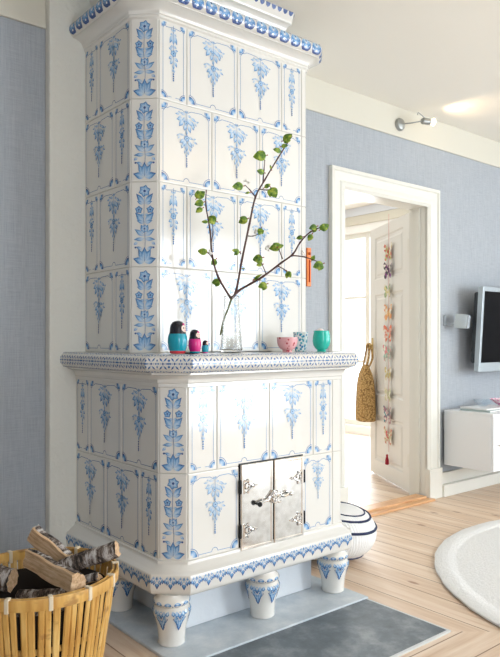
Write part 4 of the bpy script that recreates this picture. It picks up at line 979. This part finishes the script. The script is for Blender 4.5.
PKP = mat('pink_patterned_paper', (.75, .25, .42), .7); n = N(PKP); n.color(n.ramp(n.n('ShaderNodeTexVoronoi', {'Vector': n.coord(), 'Scale': 45.0}).outputs['Distance'], [(.3, (.72, .18, .38)), (.55, (.85, .70, .74))]))
t = thing('paper_bowl', 'pink and white patterned bowl with flared pointed rim on the cabinet', 'bowl', (4.12+.43, YW-.22, .6084))
bm = bmesh.new(); lathe(bm, [(.02, 0), (.03, .002), (.035, .02), (.085, .065), (.082, .066), (.03, .022), (.01, .006)], 32, wob=lambda a_, z: (.22*abs(math.sin(a_*PI*4)) if z > .05 else 0)); obj('shell', bm, PKP, t, 40)
t = thing('glass_dish', 'small clear wavy glass dish on the magazines', 'dish', (4.12+.22, YW-.18, .6308))
bm = bmesh.new(); lathe(bm, [(.02, 0), (.028, .002), (.05, .03), (.064, .048), (.061, .048), (.047, .031), (.025, .006)], 32, wob=lambda a_, z: (.12*math.sin(a_*PI*8) if z > .02 else 0)); obj('shell', bm, PANE, t, 60)
# wall spotlight
lx, lz = atY(399, YW-.012), 2.527
t = thing('wall_spotlight', 'small grey wall spotlight with a lit bulb near the ceiling', 'lamp', (lx, YW-.012, lz))
bm = bmesh.new(); lathe(bm, [(.042, 0), (.042, .012), (.036, .022), (.012, .030)], 24); bmesh.ops.rotate(bm, verts=bm.verts, cent=(0, 0, 0), matrix=Matrix.Rotation(PI/2, 3, 'X')); obj('base', bm, LAMPM, t, True)
hx_ = Vector((.085, -.125, .012)); hd = Vector((.95, -.28, .03)).normalized()
bm = bmesh.new(); tube(bm, [(0, -.025, 0), (.03, -.07, .0), hx_-hd*.0], .0045, 8); obj('arm', bm, LAMPM, t, True)
bm = bmesh.new(); tube(bm, spline([hx_+hd*.02+UV*.02, hx_+UV*.045-hd*.02, hx_+UV*.05-hd*.035, hx_+UV*.035-hd*.04], 4), .0035, 6); obj('adjusting_loop', bm, LAMPM, t, True)
bm = bmesh.new(); tube(bm, [hx_-hd*.008, hx_, hx_+hd*.055, hx_+hd*.06], [.014, .021, .021, .018], 18); obj('head', bm, LAMPM, t, True)
bm = bmesh.new(); tube(bm, [hx_+hd*.06, hx_+hd*.072, hx_+hd*.088, hx_+hd*.092], [.013, .019, .026, .022], 18); obj('bulb', bm, BULB, t, True)
l = bpy.data.lights.new('spotlight_beam', 'SPOT'); l.energy = 4.5; l.color = (1, .72, .42); l.spot_size = math.radians(110); l.spot_blend = .9; l.shadow_soft_size = .03
o = bpy.data.objects.new('spotlight_beam', l); C.objects.link(o); o.location = Vector((lx, YW-.012, lz))+hx_+hd*.12
o.rotation_euler = Vector((.9, -.75, .25)).to_track_quat('-Z', 'Y').to_euler()
